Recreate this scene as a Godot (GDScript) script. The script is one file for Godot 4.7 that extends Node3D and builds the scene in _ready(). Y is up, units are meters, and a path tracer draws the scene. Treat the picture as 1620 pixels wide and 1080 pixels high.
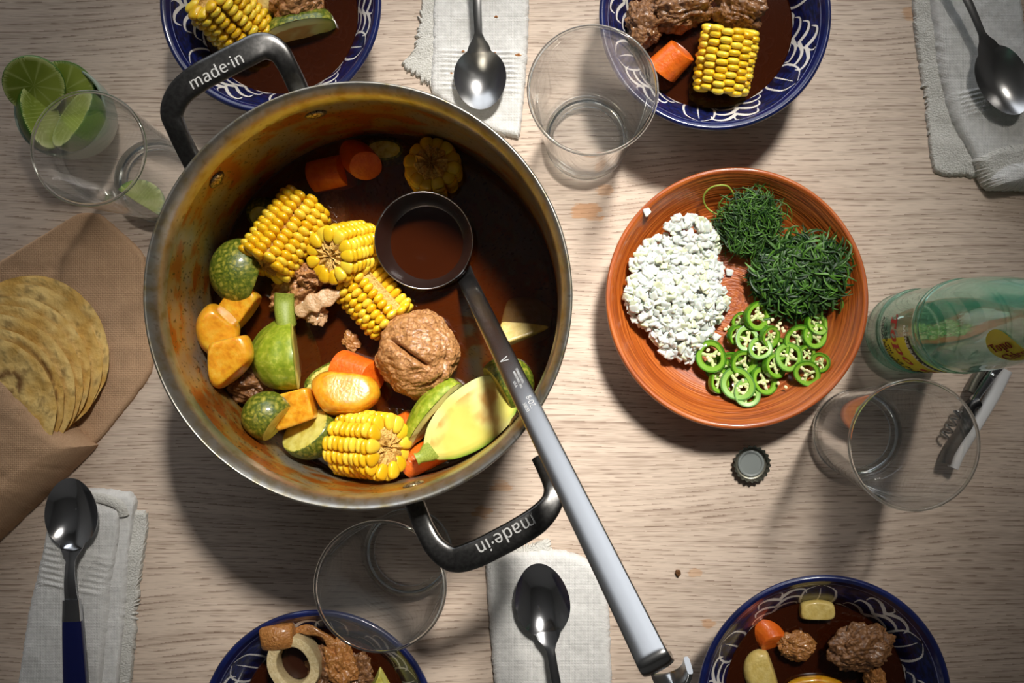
extends Node3D
# A table set for stew, seen from above. Metres, y up, table top at y = 0. The lens hangs 0.8 m over the
# point (0, 0, 0); at() turns a point measured in the photograph and a height into a place on the table.
const FOCAL := 1640.0
const EYE := 0.8
var M := {}
var taken := {}
var rng := RandomNumberGenerator.new()
var ico := {}
var bump_noise := FastNoiseLite.new()


func at(px: float, py: float, h := 0.0) -> Vector3:
	return Vector3((px - 880.0) / FOCAL * (EYE - h), h, (py - 585.0) / FOCAL * (EYE - h))


func span(px: float, h := 0.0) -> float:
	return px / FOCAL * (EYE - h)


# ---------------------------------------------------------------- things and parts
func numbered(called: String) -> String:
	var n: int = taken.get(called, 0)
	taken[called] = n + 1
	return called if n == 0 else "%s_%03d" % [called, n]


func tag(o: Node3D, label: String, category: String, group := "") -> void:
	o.set_meta("label", label)
	o.set_meta("category", category)
	if group:
		o.set_meta("group", group)


func thing(called: String, label: String, category: String, where := Vector3.ZERO, group := "", turn := Basis()) -> Node3D:
	var o := Node3D.new()
	o.name = numbered(called)
	add_child(o)
	o.transform = Transform3D(turn, where)
	tag(o, label, category, group)
	return o


func part(parent: Node3D, called: String, mesh: Mesh, mat: Material, xf := Transform3D()) -> MeshInstance3D:
	var o := MeshInstance3D.new()
	o.name = called
	o.mesh = mesh
	o.material_override = mat
	o.transform = xf
	parent.add_child(o, true)
	return o


func solo(called: String, label: String, category: String, mesh: Mesh, mat: Material, where := Vector3.ZERO, group := "", turn := Basis()) -> MeshInstance3D:
	var o := MeshInstance3D.new()
	o.name = numbered(called)
	o.mesh = mesh
	o.material_override = mat
	add_child(o)
	o.transform = Transform3D(turn, where)
	tag(o, label, category, group)
	return o


func structure(called: String, mesh: Mesh, mat: Material, where := Vector3.ZERO) -> MeshInstance3D:
	var o := MeshInstance3D.new()
	o.name = called
	o.mesh = mesh
	o.material_override = mat
	o.position = where
	o.set_meta("kind", "structure")
	add_child(o)
	return o


# ---------------------------------------------------------------- mesh making
func mk(v: PackedVector3Array, idx: PackedInt32Array, crease := 180.0, uv := PackedVector2Array(), col := PackedColorArray(), weld := PackedInt32Array()) -> ArrayMesh:
	var nf := idx.size() / 3
	var fn := PackedVector3Array()
	fn.resize(nf)
	for f in nf:
		var a := v[idx[f * 3]]
		fn[f] = (v[idx[f * 3 + 2]] - a).cross(v[idx[f * 3 + 1]] - a)
	var arrays := []
	arrays.resize(Mesh.ARRAY_MAX)
	var welded := not weld.is_empty()
	if crease >= 179.0:
		var n := PackedVector3Array()
		n.resize(v.size())
		for f in nf:
			for k in 3:
				var i := idx[f * 3 + k]
				if welded:
					i = weld[i]
				n[i] += fn[f]
		for i in n.size():
			n[i] = n[i].normalized() if n[i].length_squared() > 1e-30 else Vector3.UP
		if welded:
			for i in n.size():
				n[i] = n[weld[i]]
		arrays[Mesh.ARRAY_VERTEX] = v
		arrays[Mesh.ARRAY_NORMAL] = n
		arrays[Mesh.ARRAY_INDEX] = idx
		if uv.size():
			arrays[Mesh.ARRAY_TEX_UV] = uv
		if col.size():
			arrays[Mesh.ARRAY_COLOR] = col
	else:
		var limit := cos(deg_to_rad(crease))
		var un := PackedVector3Array()
		un.resize(nf)
		var start := PackedInt32Array()
		start.resize(v.size() + 1)
		for f in nf:
			un[f] = fn[f].normalized()
		for k in idx.size():
			var i := weld[idx[k]] if welded else idx[k]
			start[i + 1] += 1
		for i in v.size():
			start[i + 1] += start[i]
		var cursor := start.duplicate()
		var of := PackedInt32Array()
		of.resize(idx.size())
		for k in idx.size():
			var i := weld[idx[k]] if welded else idx[k]
			of[cursor[i]] = k / 3
			cursor[i] += 1
		var vv := PackedVector3Array()
		var nn := PackedVector3Array()
		var tt := PackedVector2Array()
		var cc := PackedColorArray()
		vv.resize(idx.size())
		nn.resize(idx.size())
		if uv.size():
			tt.resize(idx.size())
		if col.size():
			cc.resize(idx.size())
		for k in idx.size():
			var i := idx[k]
			var w := weld[i] if welded else i
			var mine := un[k / 3]
			var s := Vector3.ZERO
			for j in range(start[w], start[w + 1]):
				if un[of[j]].dot(mine) >= limit:
					s += fn[of[j]]
			vv[k] = v[i]
			nn[k] = s.normalized() if s.length_squared() > 1e-30 else (mine if mine.length_squared() > 0.5 else Vector3.UP)
			if uv.size():
				tt[k] = uv[i]
			if col.size():
				cc[k] = col[i]
		arrays[Mesh.ARRAY_VERTEX] = vv
		arrays[Mesh.ARRAY_NORMAL] = nn
		if uv.size():
			arrays[Mesh.ARRAY_TEX_UV] = tt
		if col.size():
			arrays[Mesh.ARRAY_COLOR] = cc
	var m := ArrayMesh.new()
	m.add_surface_from_arrays(Mesh.PRIMITIVE_TRIANGLES, arrays)
	return m


func outward(v: PackedVector3Array, idx: PackedInt32Array) -> PackedInt32Array:
	# Godot's front faces run clockwise: turn the faces of a closed shape to the outside
	var c := Vector3.ZERO
	for p in v:
		c += p
	c /= maxf(1.0, v.size())
	var vol := 0.0
	for f in idx.size() / 3:
		vol += (v[idx[f * 3]] - c).dot((v[idx[f * 3 + 1]] - c).cross(v[idx[f * 3 + 2]] - c))
	return flipped(idx) if vol > 0.0 else idx


func flipped(idx: PackedInt32Array) -> PackedInt32Array:
	var o := idx.duplicate()
	for f in o.size() / 3:
		var t := o[f * 3 + 1]
		o[f * 3 + 1] = o[f * 3 + 2]
		o[f * 3 + 2] = t
	return o


func grid_index(nu: int, nv: int) -> PackedInt32Array:
	# nu x nv quads over (nu + 1) x (nv + 1) points, u fastest
	var idx := PackedInt32Array()
	idx.resize(nu * nv * 6)
	var k := 0
	for j in nv:
		for i in nu:
			var a := j * (nu + 1) + i
			for o in [a, a + 1, a + nu + 1, a + 1, a + nu + 2, a + nu + 1]:
				idx[k] = o
				k += 1
	return idx


func smooth2(points: Array, each := 6) -> PackedVector2Array:
	var out := PackedVector2Array()
	for i in points.size() - 1:
		var a: Vector2 = points[maxi(i - 1, 0)]
		var b: Vector2 = points[i]
		var c: Vector2 = points[i + 1]
		var d: Vector2 = points[mini(i + 2, points.size() - 1)]
		for k in each:
			out.append(b.cubic_interpolate(c, a, d, float(k) / each))
	out.append(points[-1])
	return out


func smooth3(points: Array, each := 8) -> PackedVector3Array:
	var out := PackedVector3Array()
	for i in points.size() - 1:
		var a: Vector3 = points[maxi(i - 1, 0)]
		var b: Vector3 = points[i]
		var c: Vector3 = points[i + 1]
		var d: Vector3 = points[mini(i + 2, points.size() - 1)]
		for k in each:
			out.append(b.cubic_interpolate(c, a, d, float(k) / each))
	out.append(points[-1])
	return out


func lathe(profile, segs := 96, crease := 40.0, wobble = null) -> ArrayMesh:
	# profile: (radius, height) from one end to the other; closed when it starts and ends at the axis or at the same point
	var n: int = profile.size()
	var v := PackedVector3Array()
	var uv := PackedVector2Array()
	var weld := PackedInt32Array()
	var along := PackedFloat32Array([0.0])
	for j in range(1, n):
		along.append(along[-1] + profile[j].distance_to(profile[j - 1]))
	for j in n:
		for i in segs + 1:
			var a := TAU * (i % segs) / segs
			var r: float = profile[j].x
			var p := Vector3(r * cos(a), profile[j].y, r * sin(a))
			if wobble != null:
				p = wobble.call(p, a, j)
			v.append(p)
			uv.append(Vector2(float(i) / segs, along[j] / along[-1]))
			weld.append(j * (segs + 1) + i % segs)
	for j in n:  # points on the axis are one point
		if absf(profile[j].x) < 1e-7:
			for i in segs + 1:
				weld[j * (segs + 1) + i] = j * (segs + 1)
	if profile[0].distance_to(profile[n - 1]) < 1e-7:
		for i in segs + 1:
			weld[(n - 1) * (segs + 1) + i] = i % segs
	var idx := outward(v, grid_index(segs, n - 1))
	return mk(v, idx, crease, uv, PackedColorArray(), weld)


func sweep(path: PackedVector3Array, width: Callable, thick: Callable, up := Vector3.UP, power := 4.0, sides := 24, across := Vector3.ZERO) -> ArrayMesh:
	# a rounded-rectangular bar along a path; width lies across the path, thickness along «up»
	var n := path.size()
	var v := PackedVector3Array()
	for j in n:
		var t := (path[mini(j + 1, n - 1)] - path[maxi(j - 1, 0)]).normalized()
		var side := across.normalized() if across != Vector3.ZERO else t.cross(up).normalized()
		var top := side.cross(t).normalized()
		var f := float(j) / (n - 1)
		var w: float = width.call(f) * 0.5
		var h: float = thick.call(f) * 0.5
		for i in sides:
			var a := TAU * i / sides
			var c := cos(a)
			var s := sin(a)
			v.append(path[j] + side * w * signf(c) * pow(absf(c), 2.0 / power) + top * h * signf(s) * pow(absf(s), 2.0 / power))
	var idx := PackedInt32Array()
	for j in n - 1:
		for i in sides:
			var a := j * sides + i
			var b := j * sides + (i + 1) % sides
			idx.append_array([a, b, a + sides, b, b + sides, a + sides])
	for e in 2:
		var c := Vector3.ZERO
		var base := (n - 1) * sides * e
		for i in sides:
			c += v[base + i] / sides
		v.append(c)
		for i in sides:
			var q := [v.size() - 1, base + (i + 1) % sides, base + i]
			if e == 1:
				q = [q[0], q[2], q[1]]
			idx.append_array(q)
	return mk(v, outward(v, idx), 42.0)


func tube(path: PackedVector3Array, radius: Callable, sides := 10) -> ArrayMesh:
	var up := Vector3.UP if absf((path[1] - path[0]).normalized().y) < 0.9 else Vector3.RIGHT
	return sweep(path, func(f): return 2.0 * radius.call(f), func(f): return 2.0 * radius.call(f), up, 2.0, sides)


func sphere_of(level: int) -> Array:
	if ico.has(level):
		return ico[level]
	var v := PackedVector3Array()
	var idx := PackedInt32Array()
	if level == 0:
		var g := (1.0 + sqrt(5.0)) / 2.0
		for p in [Vector3(-1, g, 0), Vector3(1, g, 0), Vector3(-1, -g, 0), Vector3(1, -g, 0), Vector3(0, -1, g), Vector3(0, 1, g), Vector3(0, -1, -g), Vector3(0, 1, -g), Vector3(g, 0, -1), Vector3(g, 0, 1), Vector3(-g, 0, -1), Vector3(-g, 0, 1)]:
			v.append(p.normalized())
		idx = PackedInt32Array([0, 11, 5, 0, 5, 1, 0, 1, 7, 0, 7, 10, 0, 10, 11, 1, 5, 9, 5, 11, 4, 11, 10, 2, 10, 7, 6, 7, 1, 8, 3, 9, 4, 3, 4, 2, 3, 2, 6, 3, 6, 8, 3, 8, 9, 4, 9, 5, 2, 4, 11, 6, 2, 10, 8, 6, 7, 9, 8, 1])
	else:
		var low: Array = sphere_of(level - 1)
		v = low[0].duplicate()
		var was: PackedInt32Array = low[1]
		var mid := {}
		for f in was.size() / 3:
			var t := [was[f * 3], was[f * 3 + 1], was[f * 3 + 2]]
			var m := [0, 0, 0]
			for k in 3:
				var a: int = mini(t[k], t[(k + 1) % 3])
				var b: int = maxi(t[k], t[(k + 1) % 3])
				var key := a * 1000003 + b
				if not mid.has(key):
					mid[key] = v.size()
					v.append((v[a] + v[b]).normalized())
				m[k] = mid[key]
			idx.append_array([t[0], m[0], m[2], t[1], m[1], m[0], t[2], m[2], m[1], m[0], m[1], m[2]])
	ico[level] = [v, idx]
	return ico[level]


func blob(level: int, place: Callable, color = null, crease := 180.0) -> ArrayMesh:
	var s: Array = sphere_of(level)
	var v := PackedVector3Array()
	var col := PackedColorArray()
	for d in s[0]:
		var p: Vector3 = place.call(d)
		v.append(p)
		if color != null:
			col.append(color.call(d, p))
	return mk(v, outward(v, s[1]), crease, PackedVector2Array(), col)


func chunk(level: int, ell: Vector3, planes: Array, power := 24.0, amp := 0.0, freq := 90.0, sd := 0) -> Array:
	# a piece cut from a rounded vegetable: [mesh of its outside, mesh of its cut faces]. Planes: [direction, distance]
	var s: Array = sphere_of(level)
	var v := PackedVector3Array()
	var kind := PackedInt32Array()
	var off := Vector3(sd * 3.7, sd * 1.3, sd * 7.1)
	for d: Vector3 in s[0]:
		var r0 := 1.0 / (d / ell).length()
		var least := r0
		var k := 0
		var sum := pow(1.0 / r0, power)
		for pl in planes:
			var n: Vector3 = pl[0]
			var c := d.dot(n.normalized())
			if c > 1e-4:
				var r: float = pl[1] / c
				sum += pow(1.0 / r, power)
				if r < least:
					least = r
					k = 1
		var rr := pow(sum, -1.0 / power)
		if amp > 0.0:
			rr += amp * bump_noise.get_noise_3dv(d * rr * freq + off)
		v.append(d * rr)
		kind.append(k)
	var sides := [PackedInt32Array(), PackedInt32Array()]
	var idx := outward(v, s[1])
	for f in idx.size() / 3:
		var c := kind[idx[f * 3]] + kind[idx[f * 3 + 1]] + kind[idx[f * 3 + 2]]
		var t: PackedInt32Array = sides[1 if c >= 2 else 0]
		t.append_array([idx[f * 3], idx[f * 3 + 1], idx[f * 3 + 2]])
		sides[1 if c >= 2 else 0] = t
	return [mk(v, sides[0]) if sides[0].size() else null, mk(v, sides[1]) if sides[1].size() else null, mk(v, idx)]


func look(dir: Vector3, roll := 0.0) -> Basis:
	# turns the y axis towards dir
	var y := dir.normalized()
	var x := y.cross(Vector3(0.31, 0.2, 0.93)).normalized()
	return Basis(x, y, x.cross(y)) * Basis(Vector3.UP, roll)


func lettering(text: String, size: float, bold := true, depth := 0.0004, serif := false) -> TextMesh:
	var f := SystemFont.new()
	f.font_names = PackedStringArray(["Droid Serif" if serif else "Droid Sans"])
	f.font_weight = 700 if bold else 400
	var t := TextMesh.new()
	t.text = text
	t.font = f
	t.font_size = 64
	t.pixel_size = size / 64.0
	t.depth = depth
	t.curve_step = 2.0
	return t


func bent_text(text: String, size: float, radius: float, mid_angle: float, y: float, bold := true, serif := false, lean := 0.0) -> ArrayMesh:
	# lettering wrapped round an upright cylinder, read from outside
	var a := lettering(text, size, bold, 0.0002, serif).get_mesh_arrays()
	var v: PackedVector3Array = a[Mesh.ARRAY_VERTEX]
	var nn: PackedVector3Array = a[Mesh.ARRAY_NORMAL]
	for i in v.size():
		var p := v[i]
		var ang := mid_angle - (p.x + lean * p.y) / radius
		var out := Vector3(cos(ang), 0, sin(ang))
		v[i] = out * (radius + p.z) + Vector3(0, y + p.y + lean * p.x * 0.5, 0)
		nn[i] = out
	a[Mesh.ARRAY_VERTEX] = v
	a[Mesh.ARRAY_NORMAL] = nn
	a[Mesh.ARRAY_TANGENT] = null
	var m := ArrayMesh.new()
	m.add_surface_from_arrays(Mesh.PRIMITIVE_TRIANGLES, a)
	return m


# ---------------------------------------------------------------- materials
func srgb(r: int, g: int, b: int) -> Color:
	return Color8(r, g, b)


func lin(r: int, g: int, b: int) -> Color:
	return Color8(r, g, b).srgb_to_linear()


func ntex(freq: float, colors: Array, stops: Array = [], octaves := 4, kind := FastNoiseLite.TYPE_SIMPLEX_SMOOTH, sd := 1, size := 256, warp := 0.0) -> NoiseTexture2D:
	var n := FastNoiseLite.new()
	n.noise_type = kind
	n.frequency = freq
	n.fractal_octaves = octaves
	n.seed = sd
	if warp > 0.0:
		n.domain_warp_enabled = true
		n.domain_warp_amplitude = warp
	if kind == FastNoiseLite.TYPE_CELLULAR:
		n.cellular_return_type = FastNoiseLite.RETURN_DISTANCE2_SUB
	var t := NoiseTexture2D.new()
	t.width = size
	t.height = size
	t.seamless = true
	t.noise = n
	if colors.size():
		var g := Gradient.new()
		var c := PackedColorArray()
		var o := PackedFloat32Array()
		for i in colors.size():
			c.append(colors[i])
			o.append(stops[i] if stops.size() else float(i) / (colors.size() - 1))
		g.colors = c
		g.offsets = o
		t.color_ramp = g
	return t


func mat(color: Color, rough := 0.5, metal := 0.0) -> StandardMaterial3D:
	var m := StandardMaterial3D.new()
	m.albedo_color = color
	m.roughness = rough
	m.metallic = metal
	return m


func rough_mat(tex: Texture2D, scale: float, rough := 0.5, bump: Texture2D = null, height := 0.0, color := Color.WHITE) -> StandardMaterial3D:
	# triplanar in the object's own axes, the texture repeating every 1 / scale metres
	var m := mat(color, rough)
	m.albedo_texture = tex
	m.uv1_triplanar = true
	m.uv1_scale = Vector3(scale, scale, scale)
	if bump:
		m.heightmap_enabled = true
		m.heightmap_texture = bump
		m.heightmap_scale = height
	return m


func coat(m: StandardMaterial3D, amount := 1.0, rough := 0.08) -> StandardMaterial3D:
	m.clearcoat_enabled = true
	m.clearcoat = amount
	m.clearcoat_roughness = rough
	return m


func wood_image() -> ImageTexture:
	# open-pored oak, the grain along x; 0.86 m wide
	var w := 2048
	var h := 1360
	var big := FastNoiseLite.new()
	big.seed = 11
	big.frequency = 1.0
	big.fractal_octaves = 2
	var dash := FastNoiseLite.new()
	dash.seed = 5
	dash.frequency = 1.0
	dash.fractal_octaves = 2
	var fine := FastNoiseLite.new()
	fine.seed = 8
	fine.frequency = 1.0
	fine.fractal_octaves = 2
	var tone := FastNoiseLite.new()
	tone.seed = 21
	tone.frequency = 1.0
	tone.fractal_octaves = 3
	# spilt broth on the wood: place in texture metres, size, strength
	var spills := []
	for s in [[930, 335, 20, 0.55], [868, 912, 22, 0.5], [955, 300, 12, 0.35], [792, 768, 14, 0.4], [1120, 985, 10, 0.4], [762, 810, 13, 0.4], [1440, 20, 14, 0.4], [1098, 905, 9, 0.3], [880, 990, 12, 0.25]]:
		var p := at(s[0], s[1])
		spills.append([p.x + 0.45, p.z + 0.30, span(s[2]), s[3]])
	var data := PackedByteArray()
	data.resize(w * h * 3)
	var k := 0
	for y in h:
		var wz := y * 0.00042
		for x in w:
			var wx := x * 0.00042
			var warp := big.get_noise_2d(wx * 2.2, wz * 7.0)
			var v := wz / 0.0036 + warp * 4.6
			var line := floorf(v)
			var t := v - line
			var d := dash.get_noise_2d(wx * 42.0, line * 7.31)
			var d2 := dash.get_noise_2d(wx * 9.0 + 40.0, line * 3.77)
			var pore := clampf(1.0 - t / (0.30 + 0.22 * d2), 0.0, 1.0) * clampf(0.62 + d * 1.7, 0.0, 1.0)
			var f := fine.get_noise_2d(wx * 40.0, wz * 1500.0)
			var g := tone.get_noise_2d(wx * 5.0, v * 0.35)
			var dark := clampf(0.64 * pore + 0.26 * f + 0.24 * g + 0.08, 0.0, 1.0)
			var r := 210.0 - 98.0 * dark
			var gr := 191.0 - 102.0 * dark
			var b := 173.0 - 100.0 * dark
			for s in spills:
				var dx: float = (wx - s[0]) / s[2]
				var dz: float = (wz - s[1]) / (s[2] * 0.7)
				var q := dx * dx + dz * dz
				if q < 2.0:
					var on: float = clampf((1.3 - q + 1.6 * d + 0.8 * f) * 2.0, 0.0, 1.0) * s[3]
					r = lerpf(r, 196.0, on)
					gr = lerpf(gr, 132.0, on)
					b = lerpf(b, 78.0, on)
			data[k] = int(r)
			data[k + 1] = int(gr)
			data[k + 2] = int(b)
			k += 3
	return ImageTexture.create_from_image(Image.create_from_data(w, h, false, Image.FORMAT_RGB8, data))


func weave_image(count: int, size: int, sd: int) -> ImageTexture:
	# height of a plain weave, threads of uneven thickness
	rng.seed = sd
	var over := PackedFloat32Array()
	for i in count * 2:
		over.append(rng.randf_range(0.65, 1.0))
	var im := Image.create(size, size, false, Image.FORMAT_L8)
	for y in size:
		for x in size:
			var u := float(x) / size * count
			var v := float(y) / size * count
			var i := int(u)
			var j := int(v)
			var warp_up := (i + j) % 2 == 0
			var a := sin(PI * (u - i)) * over[i]
			var b := sin(PI * (v - j)) * over[count + j]
			var hgt := a * (0.55 + 0.45 * sin(PI * (v - j))) if warp_up else b * (0.55 + 0.45 * sin(PI * (u - i)))
			im.set_pixel(x, y, Color(hgt, hgt, hgt))
	return ImageTexture.create_from_image(im)


func stroke(im: Image, points: Array, w0: float, w1: float, c: Color) -> void:
	# a brush stroke that swells to w0 and runs out to w1; wraps round sideways
	var path := smooth2(points, 24)
	var iw := im.get_width()
	var ih := im.get_height()
	for i in path.size():
		var f := float(i) / (path.size() - 1)
		var r := lerpf(w0, w1, f) * (0.45 + 0.55 * sin(PI * clampf(f * 0.85 + 0.15, 0, 1)))
		var q := int(ceil(r))
		for dy in range(-q, q + 1):
			for dx in range(-q, q + 1):
				if dx * dx + dy * dy <= r * r:
					var y := int(path[i].y) + dy
					if y >= 0 and y < ih:
						im.set_pixel(posmod(int(path[i].x) + dx, iw), y, c)


func talavera_image(sd: int) -> ImageTexture:
	# cobalt brushwork with white reserved leaves: across = round the bowl, up = from the rim to the middle
	rng.seed = sd
	var w := 2048
	var h := 256
	var im := Image.create(w, h, false, Image.FORMAT_RGB8)
	var blue := srgb(13, 29, 92)
	var deep := srgb(5, 9, 40)
	var white := srgb(226, 222, 216)
	for y in h:
		for x in w:
			var n := bump_noise.get_noise_2d(x * 1.5, y * 3.0)
			im.set_pixel(x, y, blue.lerp(deep, clampf(0.45 + n * 1.2, 0, 1)))
	var motifs := 6
	var step := w / motifs
	for k in motifs:
		var x0: float = k * step
		# a spray of leaves on a curved stem
		stroke(im, [Vector2(x0 + 30, 250), Vector2(x0 + 90, 170), Vector2(x0 + 120, 60), Vector2(x0 + 112, 34)], 5, 3, white)
		for i in 4:
			var y := 225.0 - i * 46.0
			var bx := x0 + 52.0 + i * 19.0
			stroke(im, [Vector2(bx, y), Vector2(bx + 40, y - 34), Vector2(bx + 92 - i * 5, y - 26), Vector2(bx + 104 - i * 6, y + 4)], 11, 3, white)
			stroke(im, [Vector2(bx, y), Vector2(bx - 34, y - 36), Vector2(bx - 74 + i * 4, y - 40), Vector2(bx - 86 + i * 5, y - 12)], 9, 3, white)
		# dark leaf shapes with white edges
		var cx := x0 + 235.0
		for s in [-1.0, 1.0]:
			stroke(im, [Vector2(cx, 250), Vector2(cx + s * 55, 180), Vector2(cx + s * 48, 80), Vector2(cx + s * 6, 40)], 6, 3, white)
			stroke(im, [Vector2(cx + s * 14, 220), Vector2(cx + s * 34, 160), Vector2(cx + s * 26, 100)], 17, 4, deep)
		stroke(im, [Vector2(cx, 236), Vector2(cx + 4, 130), Vector2(cx, 60)], 4, 2, white)
		for i in 2:
			stroke(im, [Vector2(cx + 66 + i * 5, 240 - i * 46), Vector2(cx + 84 + i * 3, 222 - i * 46), Vector2(cx + 104, 232 - i * 46)], 9, 2, white)
	for x in w:  # the rim band and the thin white line inside it
		for y in range(0, 26):
			im.set_pixel(x, y, srgb(10, 24, 84))
		for y in range(27, 30):
			im.set_pixel(x, y, srgb(150, 158, 196))
	return ImageTexture.create_from_image(im)


func pot_image() -> ImageTexture:
	# inside of the pot: round the wall, top to bottom; dried broth, fat and scorch marks on steel
	var w := 1024
	var h := 256
	var a := FastNoiseLite.new()
	a.seed = 4
	a.frequency = 1.0
	a.fractal_octaves = 5
	var data := PackedByteArray()
	data.resize(w * h * 3)
	var k := 0
	for y in h:
		var v := float(y) / h
		for x in w:
			var ang := TAU * x / w
			var cx := cos(ang) * 3.0
			var cz := sin(ang) * 3.0
			var film := a.get_noise_3d(cx * 0.55, cz * 0.55, v * 2.6)
			var streak := a.get_noise_3d(cx * 1.3 + 20.0, cz * 1.3, v * 11.0)
			var speck := a.get_noise_3d(cx * 14.0, cz * 14.0 + 9.0, v * 44.0)
			var c := Vector3(148, 142, 130)
			c = c.lerp(Vector3(168, 126, 48), clampf(0.55 + film * 1.4 + streak * 0.7, 0.0, 0.92))
			c = c.lerp(Vector3(158, 78, 18), clampf((streak - 0.05) * 3.2 + film, 0.0, 0.85))
			c = c.lerp(Vector3(62, 44, 22), clampf((speck - 0.34) * 7.0, 0.0, 0.85))
			data[k] = int(c.x)
			data[k + 1] = int(c.y)
			data[k + 2] = int(c.z)
			k += 3
	return ImageTexture.create_from_image(Image.create_from_data(w, h, false, Image.FORMAT_RGB8, data))


func make_materials() -> void:
	var grey_noise := ntex(0.02, [], [], 5, FastNoiseLite.TYPE_SIMPLEX_SMOOTH, 3, 256)
	var fine_noise := ntex(0.06, [], [], 4, FastNoiseLite.TYPE_SIMPLEX_SMOOTH, 7, 256)
	var cells := ntex(0.035, [], [], 3, FastNoiseLite.TYPE_CELLULAR, 9, 256)
	M.wood = mat(Color.WHITE, 0.62)
	M.wood.albedo_texture = wood_image()
	M.wood_leg = mat(srgb(190, 164, 136), 0.6)
	M.plaster = mat(srgb(158, 155, 150), 0.9)
	M.ceiling = mat(srgb(140, 138, 134), 0.9)
	M.floor = mat(srgb(96, 74, 56), 0.6)
	# metals
	M.steel = rough_mat(ntex(0.05, [srgb(150, 150, 150), srgb(190, 190, 188)], [], 3, FastNoiseLite.TYPE_SIMPLEX, 2), 14.0, 0.3)
	M.steel.metallic = 1.0
	M.polished = mat(srgb(196, 197, 200), 0.12, 1.0)
	M.satin = mat(srgb(172, 172, 172), 0.27, 1.0)
	M.cast = rough_mat(ntex(0.05, [srgb(96, 95, 94), srgb(128, 127, 125)], [], 4, FastNoiseLite.TYPE_SIMPLEX, 12), 20.0, 0.3)
	M.cast.metallic = 1.0
	M.letter = mat(srgb(205, 205, 202), 0.5, 0.3)
	M.engraved = mat(srgb(214, 214, 212), 0.5, 0.2)
	M.stained = mat(Color.WHITE, 0.36, 0.45)
	M.stained.albedo_texture = pot_image()
	M.lip = rough_mat(ntex(0.03, [srgb(132, 112, 60), srgb(160, 154, 140), srgb(172, 170, 166), srgb(84, 74, 54)], [0.0, 0.42, 0.8, 1.0], 5, FastNoiseLite.TYPE_SIMPLEX, 17), 9.0, 0.32)
	M.lip.metallic = 0.85
	M.rivet = rough_mat(ntex(0.04, [srgb(70, 54, 34), srgb(176, 158, 120)], [0.3, 0.6], 4, FastNoiseLite.TYPE_SIMPLEX, 31), 40.0, 0.35)
	M.rivet.metallic = 0.7
	# glass and liquids
	M.glass = mat(Color(0.80, 0.86, 0.88, 0.03), 0.0)
	M.glass.transparency = BaseMaterial3D.TRANSPARENCY_ALPHA
	M.solid_glass = mat(Color(0.97, 0.985, 0.985, 0.0), 0.0)
	M.solid_glass.transparency = BaseMaterial3D.TRANSPARENCY_ALPHA
	M.solid_glass.refraction_enabled = true
	M.solid_glass.refraction_scale = 0.05
	M.water = mat(Color(0.9, 0.93, 0.93, 0.03), 0.0)
	M.water.transparency = BaseMaterial3D.TRANSPARENCY_ALPHA
	M.green_glass = mat(Color(0.80, 0.95, 0.90, 0.0), 0.0)
	M.green_glass.transparency = BaseMaterial3D.TRANSPARENCY_ALPHA
	M.green_glass.refraction_enabled = true
	M.green_glass.refraction_scale = 0.05
	M.green_wall = mat(Color8(84, 178, 146, 72), 0.0)
	M.green_wall.transparency = BaseMaterial3D.TRANSPARENCY_ALPHA
	M.broth = mat(Color8(80, 32, 5, 165), 0.06)
	M.broth.transparency = BaseMaterial3D.TRANSPARENCY_ALPHA
	M.broth_thick = mat(Color8(52, 19, 4, 242), 0.06)
	M.broth_thick.transparency = BaseMaterial3D.TRANSPARENCY_ALPHA
	# pottery
	for k in 4:
		M["talavera%d" % k] = coat(mat(Color.WHITE, 0.35), 0.8, 0.06)
		M["talavera%d" % k].albedo_texture = talavera_image(40 + k)
		M["talavera%d" % k].uv1_scale = Vector3(1.0, 2.4, 1.0)
	M.cobalt = coat(rough_mat(ntex(0.01, [srgb(7, 15, 56), srgb(14, 32, 100)], [], 4, FastNoiseLite.TYPE_SIMPLEX, 5), 12.0, 0.35), 0.9, 0.06)
	M.terracotta = coat(mat(Color.WHITE, 0.45), 0.7, 0.16)
	M.terracotta.albedo_texture = ntex(0.012, [srgb(138, 62, 14), srgb(172, 84, 24), srgb(190, 104, 38)], [0.1, 0.5, 0.9], 5, FastNoiseLite.TYPE_SIMPLEX, 6, 512)
	M.terracotta.uv1_scale = Vector3(1.0, 9.0, 1.0)
	M.terracotta.heightmap_enabled = true
	M.terracotta.heightmap_texture = ntex(0.02, [], [], 3, FastNoiseLite.TYPE_SIMPLEX, 8, 512)
	M.terracotta.heightmap_scale = 0.03
	M.celadon = coat(mat(srgb(150, 166, 150), 0.4), 0.6, 0.12)
	# cloth
	var weave := weave_image(32, 256, 3)
	M.linen = rough_mat(ntex(0.02, [srgb(206, 205, 202), srgb(226, 225, 222)], [], 4, FastNoiseLite.TYPE_SIMPLEX, 13), 20.0, 0.95, weave, 0.035)
	M.linen.uv1_scale = Vector3(28, 28, 28)
	M.hem = rough_mat(ntex(0.05, [srgb(190, 188, 180), srgb(220, 218, 212)], [], 5, FastNoiseLite.TYPE_SIMPLEX, 14), 34.0, 0.95, fine_noise, 0.08)
	M.flax = rough_mat(weave_colors(), 22.0, 0.95, weave, 0.04)
	# food
	M.kernel = []
	for c in [srgb(246, 200, 34), srgb(238, 186, 22), srgb(250, 212, 60)]:
		var m := coat(mat(c, 0.35), 0.6, 0.12)
		m.subsurf_scatter_enabled = true
		m.subsurf_scatter_strength = 0.12
		M.kernel.append(m)
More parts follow.
